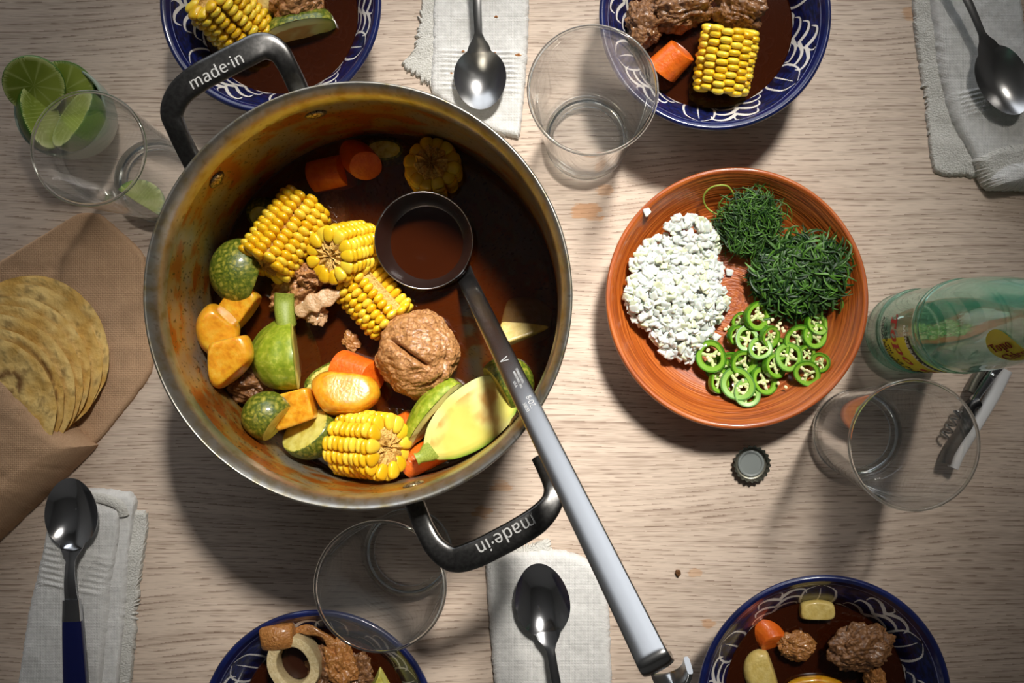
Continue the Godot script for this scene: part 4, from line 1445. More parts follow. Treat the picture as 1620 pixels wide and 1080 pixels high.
func make_onion(_c: Vector3) -> void:
	rng.seed = 77
	var dice: Array = []
	for k in 6:
		var s := k * 3
		dice.append(chunk(2, Vector3(0.0040, 0.0030, 0.0040), [[Vector3(1, 0.1 * (k % 3 - 1), 0.25 * (k % 2)), 0.0026], [Vector3(-1, 0, 0.3), 0.0024], [Vector3(0, 1, 0.1 * (k % 2)), 0.0007 + 0.00015 * k], [Vector3(0.1, -1, 0), 0.0008], [Vector3(0, 0.1, 1), 0.0026], [Vector3(0.15, 0, -1), 0.0026]], 60.0, 0.0002, 900.0, s)[2])
	var t := thing("diced_onion", "heap of diced white onion on the terracotta plate", "onion", at(1070, 470, 0.014))
	var base := t.position
	var spots := []
	while spots.size() < 1150:
		var px := rng.randf_range(972, 1168)
		var py := rng.randf_range(330, 590)
		var d := onion_depth(px, py)
		if d < 0.42 + rng.randf() * 0.18:
			continue
		var hump := clampf((d - 0.40) / 1.5, 0.0, 1.0)
		var top := 0.0205 * sqrt(hump)
		var lift := top * (1.0 - 0.55 * pow(rng.randf(), 1.6))
		var p := at(px, py, 0.014 + lift * 0.6)
		p.y = dish_height(p) + 0.002 + lift
		spots.append([p, lift - top])
	spots.sort_custom(func(a, b): return a[1] > b[1])
	var turn := func() -> Basis:
		return Basis.from_euler(Vector3(rng.randf_range(-0.8, 0.8), rng.randf() * TAU, rng.randf_range(-0.8, 0.8))).scaled(Vector3.ONE * rng.randf_range(0.8, 1.3))
	for k in 300:
		part(t, "onion_piece", dice[k % 6], M.onion[rng.randi() % 3], Transform3D(turn.call(), spots[k][0] - base))
	var mm := MultiMesh.new()
	mm.transform_format = MultiMesh.TRANSFORM_3D
	mm.mesh = dice[2]
	mm.instance_count = spots.size() - 300
	for k in mm.instance_count:
		mm.set_instance_transform(k, Transform3D(turn.call(), spots[300 + k][0] - base))
	var mi := MultiMeshInstance3D.new()
	mi.name = "loose_onion"
	mi.multimesh = mm
	mi.material_override = M.onion[0]
	mi.set_meta("kind", "stuff")
	t.add_child(mi)
	# stray bits
	for s in [[1020, 342, "on the far slope of the plate"], [1135, 532, "beside the chili slices"], [1156, 430, "between heap and chopped herbs"], [1191, 424, "under the edge of the herbs"]]:
		var p := at(s[0], s[1], 0.016)
		p.y = dish_height(p) + 0.0012
		solo("onion_bit", "stray bit of diced onion " + s[2], "onion", dice[1], M.onion[0], p, "stray onion bits", Basis(Vector3.UP, s[0]))


func herb_mesh(center: Vector2, rx: float, ry: float, count: int, lift: float, broad: float, sd: int, base: Vector3) -> ArrayMesh:
	rng.seed = sd
	var v := PackedVector3Array()
	var c := PackedColorArray()
	var idx := PackedInt32Array()
	for k in count:
		var a := rng.randf() * TAU
		var r := sqrt(rng.randf()) * (1.0 + (0.18 if rng.randf() < 0.15 else 0.0))
		var px := center.x + cos(a) * r * rx
		var py := center.y + sin(a) * r * ry
		var top := lift * sqrt(maxf(0.03, 1.0 - r * r * 0.9))
		var p := at(px, py, 0.014 + top * 0.5)
		p.y = dish_height(p) + 0.002 + top * (1.0 - 0.6 * pow(rng.randf(), 1.5))
		var l := rng.randf_range(0.009, 0.022)
		var w := rng.randf_range(0.0007, 0.0013) * broad
		var head := rng.randf() * TAU
		var turn := rng.randf_range(-2.2, 2.2)
		var n := 6
		var dir := Vector3(cos(head), rng.randf_range(-0.25, 0.25), sin(head))
		var q := p - dir * l * 0.5
		var roll := rng.randf_range(-0.9, 0.9)
		var tone := rng.randf()
		var col := lin(20, 52, 14).lerp(lin(84, 132, 40), tone * tone)
		var s0 := v.size()
		for i in n + 1:
			var f := float(i) / n
			var d := dir.rotated(Vector3.UP, turn * (f - 0.5))
			var side := d.cross(Vector3.UP).normalized().rotated(d.normalized(), roll)
			var ww := w * (0.35 + 0.65 * sin(PI * clampf(f * 0.9 + 0.08, 0, 1)))
			q += d * l / n
			var y := maxf(q.y + 0.002 * sin(PI * f), dish_height(q + Vector3.ZERO) + 0.0006)
			var o := Vector3(q.x, y, q.z) - base
			v.append(o - side * ww)
			v.append(o + Vector3(0, 0.0003, 0))
			v.append(o + side * ww)
			for z in 3:
				c.append(col)
		for i in n:
			var b := s0 + i * 3
			for z in 2:
				idx.append_array([b + z, b + z + 3, b + z + 1, b + z + 1, b + z + 3, b + z + 4])
	return mk(v, idx, 180.0, PackedVector2Array(), c)


func make_herbs() -> void:
	for k in 2:
		var base := at(1183, 356, 0.012) if k == 0 else at(1258, 436, 0.012)
		var mesh := herb_mesh(Vector2(1184, 356), 44, 42, 1000, 0.017, 0.5, 5, base) if k == 0 else herb_mesh(Vector2(1260, 436), 66, 58, 1400, 0.019, 0.85, 6, base)
		var o := solo("chopped_herb", "smaller heap of shredded dark green herb strips nearest the onion" if k == 0 else "larger heap of chopped cilantro leaves above the chili slices", "herbs", mesh, M.herb, base)
		o.set_meta("kind", "stuff")
	# a long loose strand looping out of the smaller heap
	var pts := []
	for p in [[1165, 318, 0.024], [1150, 297, 0.026], [1125, 298, 0.026], [1112, 312, 0.024], [1118, 328, 0.022], [1135, 340, 0.022], [1150, 346, 0.022]]:
		var q := at(p[0], p[1], p[2])
		q.y = maxf(dish_height(q) + 0.003, p[2])
		pts.append(q - at(1165, 318, 0.02))
	solo("herb_strand", "thin loose herb strand looping away from the smaller heap", "herbs", tube(smooth3(pts, 8), func(_f): return 0.0007, 8), M.stem, at(1165, 318, 0.02))


var chili_proto: Array = []


func make_chilies() -> void:
	rng.seed = 12
	for k in 4:
		var t := thing("chili_slice", "green chili ring", "chili slice")
		var lobes := 3 + (k % 2)
		var sd := k * 1.7
		var shape := func(p: Vector3, a: float, _j: int) -> Vector3: return Vector3(p.x * (1.0 + 0.06 * sin(2 * a + sd) + 0.03 * sin(3 * a)), p.y, p.z * (1.0 + 0.06 * sin(2 * a + sd) + 0.03 * sin(3 * a)))
		var th := 0.0036 + 0.0006 * (k % 3)
		part(t, "skin", lathe([Vector2(0.90, -th / 2), Vector2(0.975, -th / 2), Vector2(1.0, -th * 0.35), Vector2(1.0, th * 0.35), Vector2(0.975, th / 2), Vector2(0.90, th / 2), Vector2(0.88, th * 0.3), Vector2(0.88, -th * 0.3), Vector2(0.90, -th / 2)].map(func(p): return Vector2(p.x * 0.0092, p.y)), 40, 50.0, shape), M.chili_skin)
		part(t, "flesh", lathe([Vector2(0.62, -th * 0.38), Vector2(0.92, -th * 0.46), Vector2(0.92, th * 0.46), Vector2(0.66, th * 0.40), Vector2(0.58, 0), Vector2(0.62, -th * 0.38)].map(func(p): return Vector2(p.x * 0.0092, p.y)), 40, 50.0, shape), M.chili_flesh)
		for s in lobes:
			var a := TAU * s / lobes + sd
			part(t, "pith", tube(smooth3([Vector3(cos(a) * 0.0068, 0, sin(a) * 0.0068), Vector3(cos(a) * 0.0035, 0.0002, sin(a) * 0.0035), Vector3(cos(a + 0.6) * 0.0008, 0, sin(a + 0.6) * 0.0008)], 5), func(f): return lerpf(0.0009, 0.0013, f), 8), M.chili_pith)
		part(t, "pith", blob(2, func(d: Vector3): return d * Vector3(0.0022, 0.0011, 0.0019)), M.chili_pith)
		for s in 5:
			var a := rng.randf() * TAU
			var r := rng.randf_range(0.0018, 0.0052)
			part(t, "seed", blob(2, func(d: Vector3): return d * Vector3(0.0012, 0.0005, 0.0010)), M.seed, Transform3D(Basis.from_euler(Vector3(rng.randf() - 0.5, rng.randf() * 6.0, rng.randf() - 0.5)), Vector3(cos(a) * r, th * 0.35, sin(a) * r)))
		chili_proto.append(t)
	# px, py, radius in px, tilt, which, height, what sets it apart
	var list := [
		[1198, 500, 22, 0.5, 0, 0.016, "topmost green chili ring, standing against the cilantro"], [1172, 507, 13, 0.3, 1, 0.013, "smallest green chili ring at the onion side of the pile"],
		[1165, 529, 15, 0.6, 2, 0.014, "green chili ring tilted at the onion side, under the small one"], [1182, 537, 19, 0.2, 3, 0.018, "green chili ring lying flat in the upper middle of the pile"],
		[1218, 532, 17, 0.7, 1, 0.020, "pale green chili ring tilted flat below the cilantro"], [1202, 551, 18, 0.3, 0, 0.021, "seed-covered green chili ring at the heart of the pile"],
		[1263, 535, 20, 0.15, 2, 0.018, "broad green chili ring on the bottle side, full of seeds"], [1288, 531, 20, 0.35, 0, 0.017, "green chili ring nearest the bottle, seeds showing"],
		[1290, 513, 18, 0.5, 1, 0.014, "green chili ring tucked under the cilantro on the bottle side"], [1248, 565, 21, 0.4, 3, 0.020, "deep green chili ring leaning in the right middle of the pile"],
		[1274, 560, 14, 0.4, 1, 0.015, "narrow green chili ring between two broad rings on the bottle side"], [1271, 590, 19, 0.2, 2, 0.014, "green chili ring at the near bottle-side corner of the pile"],
		[1291, 573, 14, 0.6, 0, 0.013, "green chili ring half hidden at the outer bottle-side edge"], [1226, 578, 20, 0.6, 1, 0.017, "green chili ring turned edge-on in the near middle"],
		[1207, 603, 21, 0.45, 3, 0.014, "green chili ring lying low at the near edge of the pile"], [1167, 608, 25, 0.2, 0, 0.019, "largest green chili ring, at the near tip of the pile"],
		[1176, 573, 19, 0.25, 2, 0.018, "green chili ring with open middle left of centre"], [1156, 574, 18, 0.6, 3, 0.013, "green chili ring tucked beneath its neighbour left of centre"],
		[1137, 602, 18, 0.5, 1, 0.013, "green chili ring peeping from under the largest ring"], [1125, 564, 23, 0.25, 2, 0.018, "green chili ring farthest out on the onion side"],
		[1137, 582, 20, 0.2, 0, 0.012, "green chili ring beneath the farthest one on the onion side"], [1198, 578, 17, 0.5, 1, 0.013, "green chili ring buried in the near middle of the pile"],
		[1178, 622, 20, 0.15, 3, 0.012, "green chili ring beneath the largest ring at the near tip"], [1233, 553, 17, 0.5, 2, 0.015, "green chili ring buried right of the seed-covered one"]]
	for k in list.size():
		var s: Array = list[k]
		var o: Node3D = chili_proto[s[4]]
		if k >= 4 or s[4] != k:
			o = chili_proto[s[4]].duplicate()
			o.name = numbered("chili_slice")
			add_child(o)
		var p := at(s[0], s[1], s[5])
		p.y = maxf(s[5], dish_height(p) + 0.003)
		var a := rng.randf() * TAU
		var sc := span(s[2] * 1.1, s[5]) / 0.0092
		o.transform = Transform3D(look(Vector3(cos(a) * s[3], 1.0, sin(a) * s[3]), rng.randf() * TAU).scaled(Vector3(sc, sc, sc)), p)
		tag(o, s[6], "chili slice", "chili rings on the plate")
	for k in 4:  # the four models stand where their own slices lie
		var used := false
		for j in list.size():
			used = used or (j < 4 and list[j][4] == k and j == k)
		if not used:
			chili_proto[k].free()
	var i := 0
	var seed_labels := ["outermost loose chili seed on bare clay towards the onion", "loose chili seed touching the outermost one towards the onion", "chili seed left of the clump under the cilantro", "chili seed in the clump under the cilantro, bottle side", "middle chili seed of the clump under the cilantro", "chili seed of the clump touching the pale tilted ring", "chili seed against the topmost ring by the cilantro", "chili seed right of the topmost ring by the cilantro", "farther loose chili seed on bare clay near the plate front", "loose chili seed on clay close to the edge-on ring", "chili seed resting on the clump under the cilantro", "lowest chili seed of the clump under the cilantro", "chili seed on the upper rim of the seed-covered ring", "chili seed in the hollow of the seed-covered ring", "chili seed between two rings at the bottle side"]
	for s in [[1155, 517], [1150, 520], [1232, 512], [1238, 524], [1230, 520], [1222, 528], [1214, 510], [1220, 506], [1240, 612], [1230, 606], [1236, 520], [1228, 516], [1200, 545], [1206, 552], [1262, 582]]:
		var p := at(s[0], s[1], 0.016)
		p.y = dish_height(p) + (0.0012 if i < 2 or i == 8 or i == 9 else 0.012)
		solo("chili_seed", seed_labels[i], "seed", blob(2, func(d: Vector3): return d * Vector3(0.0015, 0.0006, 0.0012)), M.seed, p, "loose chili seeds", Basis(Vector3.UP, s[0]))
		i += 1


# ---------------------------------------------------------------- glasses, cloths, spoons
func make_glasses() -> void:
	tumbler("clear tumbler of water between far napkin and carrot bowl", at(938, 142, 0.145), span(104, 0.145), 0.0318, 0.030, "still water in the tumbler beside the carrot bowl")
	tumbler("clear tumbler with a lime slice in its water, beside the lime bowl", at(139, 234, 0.125), span(92, 0.125), 0.0315, 0.034, "water round the lime slice in the left tumbler")
	tumbler("empty clear tumbler under the lettered pot handle at the near side", at(601, 928, 0.135), span(105, 0.135), 0.0335, 0.0)
	tumbler("clear tumbler of water beside the bottle, corkscrew behind it", at(1447, 704, 0.135), span(105, 0.135), 0.0335, 0.034, "water in the tumbler beside the bottle")


func make_napkins() -> void:
	var a := thing("napkin", "white folded napkin with frayed hem behind the pot, food specks on it", "napkin", Vector3.ZERO, "folded napkins")
	part(a, "hem", cloth(pxs([[676, -40], [720, -40], [722, 138], [688, 142], [633, 104], [655, 84]]), 0.0, 0.0035, null, 0.004, 1), M.hem)
	part(a, "fold", cloth(pxs([[686, -40], [838, -40], [836, 60], [830, 150], [822, 222], [760, 205], [680, 150], [684, 80]]), 0.0004, 0.006, ribs(v2(740, 82), v2(738, 150), span(7.5), 9, 0.0011), 0.001, 2, 60), M.linen)
	var sp := 0
	for s in [[706, 102, 7, "largest orange broth streak on the far napkin's ribbed band"], [714, 116, 3, "small orange speck below the largest streak on the far napkin"], [733, 81, 3, "orange speck beside the spoon neck on the far napkin"], [785, 26, 3, "faint speck beside the spoon handle on the far napkin"], [820, 86, 5, "round orange spot near the tumbler-side edge of the far napkin"], [783, 83, 2, "tiny speck between spoon bowl and round spot on the far napkin"]]:
		solo("food_speck", s[3], "stain", lathe([Vector2(0, 0.0004), Vector2(span(s[2]), 0.0)], 14, 180.0, func(p: Vector3, ang: float, _j: int): return Vector3(p.x * (1.0 + 0.2 * sin(ang * 3.0)), p.y, p.z * 0.6)), M.gristle, at(s[0], s[1], 0.0072), "broth specks on the far napkin")
		sp += 1
	var b := thing("napkin", "blue-grey folded napkin with a rolled hem in the far right corner", "napkin", Vector3.ZERO, "folded napkins")
	part(b, "hem", cloth(pxs([[1440, -40], [1560, -40], [1600, 270], [1560, 282], [1474, 277], [1462, 160], [1446, 60]]), 0.0, 0.004, null, 0.0018, 3), M.hem)
	part(b, "fold", cloth(pxs([[1462, -40], [1606, -40], [1622, 90], [1660, 220], [1660, 298], [1552, 300], [1536, 262], [1500, 190], [1478, 110]]), 0.0006, 0.009, ribs(v2(1520, 148), v2(1530, 190), span(7.0), 6, 0.0012), 0.001, 4, 60), M.linen)
	part(b, "rolled_edge", cloth(pxs([[1530, 254], [1556, 238], [1600, 226], [1670, 224], [1670, 300], [1552, 300]]), 0.0010, 0.0125, null, 0.0012, 14), M.hem)
	part(b, "rolled_edge", cloth(pxs([[1550, 284], [1574, 262], [1612, 252], [1670, 252], [1670, 303], [1556, 303]]), 0.0014, 0.0155, null, 0.0010, 15), M.linen)
	var c := thing("napkin", "cream folded napkin under the blue-handled spoon, ribbed band across", "napkin", Vector3.ZERO, "folded napkins")
	part(c, "fold", cloth(pxs([[170, 800], [234, 808], [236, 830], [222, 930], [206, 1120], [130, 1120]]), 0.0, 0.004, null, 0.003, 5), M.hem)
	part(c, "fold", cloth(pxs([[120, 768], [210, 777], [219, 790], [212, 850], [190, 1120], [90, 1120]]), 0.0006, 0.0065, null, 0.001, 6), M.linen)
	part(c, "fold", cloth(pxs([[92, 768], [150, 783], [200, 796], [197, 840], [184, 930], [166, 1120], [30, 1120], [50, 960], [78, 850]]), 0.0012, 0.0095, ribs(v2(120, 862), v2(108, 920), span(9.5), 7, 0.0011), 0.001, 7, 60), M.linen)
	part(c, "rolled_edge", sweep(smooth3([at(128, 786, 0.0085), at(160, 788, 0.0098), at(188, 799, 0.0098), at(196, 816, 0.008)], 8), func(_f): return 0.008, func(_f): return 0.0035, Vector3.UP, 2.2, 14), M.hem)
	var d := thing("napkin", "white folded napkin with a stain, under the spoon beside the ladle handle", "napkin", Vector3.ZERO, "folded napkins")
	part(d, "hem", cloth(pxs([[780, 866], [842, 860], [868, 849], [880, 890], [800, 910]]), 0.0, 0.004, null, 0.002, 8), M.hem)
	part(d, "fold", cloth(pxs([[767, 884], [800, 870], [880, 867], [922, 878], [952, 906], [963, 950], [970, 1120], [784, 1120]]), 0.0006, 0.0075, null, 0.001, 9, 60), M.linen)


func v2(px: float, py: float) -> Vector2:
	var p := at(px, py)
	return Vector2(p.x, p.z)


func make_spoons() -> void:
	spoon("steel spoon with a round brushed bowl on the far white napkin", at(761, 130, 0.0088), 92.0, 0.046, 0.0395, 0.009, 0.13, M.satin)
	spoon("steel spoon with an oval bowl on the blue-grey napkin in the corner", at(1580, 132, 0.0110), 117.0, 0.056, 0.038, 0.009, 0.13, M.satin)
	spoon("dark mirrored spoon with a navy blue handle on the cream napkin", at(121, 808, 0.0118), -88.0, 0.052, 0.040, 0.009, 0.15, M.polished, M.navy_plastic)
	spoon("mirror-polished spoon on the near napkin beside the ladle", at(858, 945, 0.0092), -80.0, 0.056, 0.041, 0.009, 0.13, M.polished)


# ---------------------------------------------------------------- tortillas and limes
func make_tortillas() -> void:
	var t := thing("tortilla_cloth", "tan linen cloth folded into a pouch round the tortillas", "cloth")
	part(t, "back", cloth(pxs([[-90, 470], [126, 336], [160, 338], [232, 402], [246, 588], [152, 706], [60, 720], [-90, 600]]), 0.0, 0.004, null, 0.0006, 11, 60), M.flax)
	var n := 7
	for k in n:
		var f := float(k) / (n - 1)
		var c := at(lerpf(52, -34, f), lerpf(560, 652, f), 0.006 + 0.0026 * k)
		tortilla(["lowest tortilla, its edge nearest the pot", "second tortilla from the bottom of the fan", "third tortilla from the bottom of the fan", "middle tortilla of the fan", "tortilla third from the top of the fan", "tortilla second from the top, scorched along its rim", "topmost tortilla with a scorched ring mark"][k], c, k)
	part(t, "flap", cloth(pxs([[-90, 478], [-40, 515], [0, 548], [60, 606], [110, 660], [146, 692], [156, 704], [140, 722], [0, 856], [-90, 940]], 0.0), 0.0, 0.026, null, 0.0006, 12, 70, 300, 2), M.flax)


func tortilla(label: String, c: Vector3, k: int) -> void:
	var s := k * 13.0
	var rad := 0.059 + 0.0012 * sin(k * 2.1)
	var rings := 40
	var around := 120
	var v := PackedVector3Array()
	var col := PackedColorArray()
	for side in 2:
		for j in rings + 1:
			for i in around:
				var a := TAU * i / around
				var f := float(j) / rings
				var r := f * rad * (1.0 + 0.02 * sin(3 * a + s) + 0.012 * bump_noise.get_noise_2d(cos(a) * 150.0 + s * 9, sin(a) * 150.0))
				var p := Vector3(cos(a) * r, 0, sin(a) * r)
				var n1 := bump_noise.get_noise_3d(p.x * 1800.0 + s * 10, 0, p.z * 1800.0)
				var n2 := bump_noise.get_noise_3d(p.x * 6000.0 + s * 7, 5, p.z * 6000.0)
				p.y = 0.0015 * n1 + 0.0006 * n2 + 0.0028 * smoothstep(0.75, 1.0, f) * (0.6 + 0.6 * sin(2 * a + s)) + (0.0007 if side == 0 else -0.0007) * (1.0 - smoothstep(0.94, 1.0, f))
				v.append(p)
				var cc := lin(214, 168, 84).lerp(lin(238, 204, 128), clampf(0.5 + n1 * 1.2 + n2 * 0.6, 0, 1))
				var scorch := clampf((n2 * 1.1 + n1 * 0.5 - 0.40) * 4.0, 0, 0.5)
				if k == 6:
					scorch = maxf(scorch, clampf((n2 + 0.22) * 5.0, 0, 0.9) * exp(-pow((p.distance_to(Vector3(0.024, 0, -0.022)) - 0.008) / 0.0035, 2.0)))
				if k == 5:
					scorch = maxf(scorch, clampf((n2 + 0.25) * 4.0, 0, 0.85) * exp(-pow((f - 0.90) / 0.03, 2.0)) * smoothstep(-0.2, 0.3, sin(a + 0.9)) * 1.0)
				col.append(cc.lerp(lin(104, 58, 18), scorch))
	var idx := PackedInt32Array()
	var q := (rings + 1) * around
	for j in rings:
		for i in around:
			var a := j * around + i
			var b := j * around + (i + 1) % around
			idx.append_array([a, b, a + around, b, b + around, a + around])
			idx.append_array([q + a, q + a + around, q + b, q + b, q + a + around, q + b + around])
	for i in around:
		var a := rings * around + i
		var b := rings * around + (i + 1) % around
		idx.append_array([a, b, q + a, b, q + b, q + a])
	solo("tortilla", label, "tortilla", mk(v, outward(v, idx), 70.0, PackedVector2Array(), col), M.tortilla, c, "corn tortillas in the cloth")


func lime_part(t: Node3D, planes: Array, sd: int) -> void:
	var s: Array = sphere_of(5)
	var r := 0.0205
	var v := PackedVector3Array()
	var kind := PackedInt32Array()
	var col := PackedColorArray()
	for d: Vector3 in s[0]:
		var e := d * Vector3(1.0, 1.16, 1.0)
		var rr := r * e.length()
		var k := 0
		var full := rr
		for pl in planes:
			var n: Vector3 = pl[0]
			var c := d.dot(n.normalized())
			if c > 1e-4 and pl[1] / c < rr:
				rr = pl[1] / c
				k = 1
		v.append(d * rr)
		kind.append(k)
		var edge := full - rr if k else 0.0
		var p := d * rr
		var n := bump_noise.get_noise_3dv(Vector3(p.x * 900, p.y * 200, p.z * 900) + Vector3(sd * 9, 0, 0))
		var cc := lin(112, 132, 36).lerp(lin(152, 168, 66), clampf(0.5 + n * 1.5, 0, 1))
		# membranes run from the core to the rind
		var ang := atan2(p.z, p.x) if planes.size() == 1 and absf(planes[0][0].y) > 0.7 else p.y * 260.0
		var m := pow(absf(cos(ang * 4.5)), 26.0)
		cc = cc.lerp(lin(186, 198, 118), m * 0.6)
		if rr / full > 0.93:
			cc = lin(204, 214, 140)
		col.append(cc)
	var idx := outward(v, s[1])
	var sides := [PackedInt32Array(), PackedInt32Array()]
	for f in idx.size() / 3:
		var n := kind[idx[f * 3]] + kind[idx[f * 3 + 1]] + kind[idx[f * 3 + 2]]
		var w := 1 if n >= 2 else 0
		var l: PackedInt32Array = sides[w]
		l.append_array([idx[f * 3], idx[f * 3 + 1], idx[f * 3 + 2]])
		sides[w] = l
	part(t, "rind", mk(v, sides[0]), M.rind)
	part(t, "flesh", mk(v, sides[1], 180.0, PackedVector2Array(), col), M.lime)


func make_limes() -> void:
	var h := 0.048
	var c := at(94, 174, h)
	c.y = 0.0
	var b := thing("lime_bowl", "small pale green glazed bowl holding cut limes", "bowl", c)
	var r := span(73, h)
	part(b, "bowl", lathe(smooth2([Vector2(0, 0.003), Vector2(r * 0.5, 0.002), Vector2(r * 0.56, 0.0), Vector2(r * 0.62, 0.0), Vector2(r * 0.76, 0.008), Vector2(r * 0.94, 0.024), Vector2(r * 1.0, 0.042), Vector2(r * 0.995, 0.0472), Vector2(r * 0.97, h), Vector2(r * 0.93, 0.047), Vector2(r * 0.91, 0.042), Vector2(r * 0.85, 0.025), Vector2(r * 0.68, 0.010), Vector2(r * 0.4, 0.006), Vector2(0, 0.006)], 5), 96, 60.0), M.celadon)
	var g := "cut limes in the pale green bowl"
	var list := [
		["lime half tipped over the far rim of the pale green bowl", 54, 134, 0.060, [[Vector3(0, 1, 0), 0.004]], Vector3(0.30, 0.78, 0.42), 1],
		["lime half behind the others in the pale green bowl", 103, 142, 0.046, [[Vector3(0, 1, 0), 0.003]], Vector3(0.30, 0.85, 0.30), 2],
		["lime wedge at the outer side of the pale green bowl", 64, 186, 0.054, [[Vector3(0, 0, 1), 0.003]], Vector3(-0.28, 0.15, -1.0), 3],
		["bright lime wedge nearest the tumbler in the pale green bowl", 119, 190, 0.055, [[Vector3(0, 0, 1), 0.003]], Vector3(0.55, 0.05, -0.8), 4]]
	for s in list:
		var t := thing("lime_half" if s[6] < 3 else "lime_wedge", s[0], "lime", at(s[1], s[2], s[3]), g)
		if s[6] < 3:
			t.basis = look(s[5], 1.0).scaled_local(Vector3(1.0, 0.62, 1.0))
		else:
			# y along the wedge, z up
			t.basis = squash_turn(s[5], Vector3(0.8, 0.6, 0.25) if s[6] == 3 else Vector3(-0.42, 0.85, -0.30)).scaled_local(Vector3(0.66, 1.0, 1.0))
		lime_part(t, s[4], s[6])
	var w := thing("lime_wedge", "lime wedge sunk in the water of the left tumbler", "lime", at(222, 318, 0.016), "", squash_turn(Vector3(0.8, 0.1, 0.5), Vector3(-0.3, 0.8, 0.6)).scaled(Vector3.ONE * 0.8))
	lime_part(w, [[Vector3(0.80, 0.0, 0.55), 0.002], [Vector3(-0.80, 0.0, 0.55), 0.002]], 5)


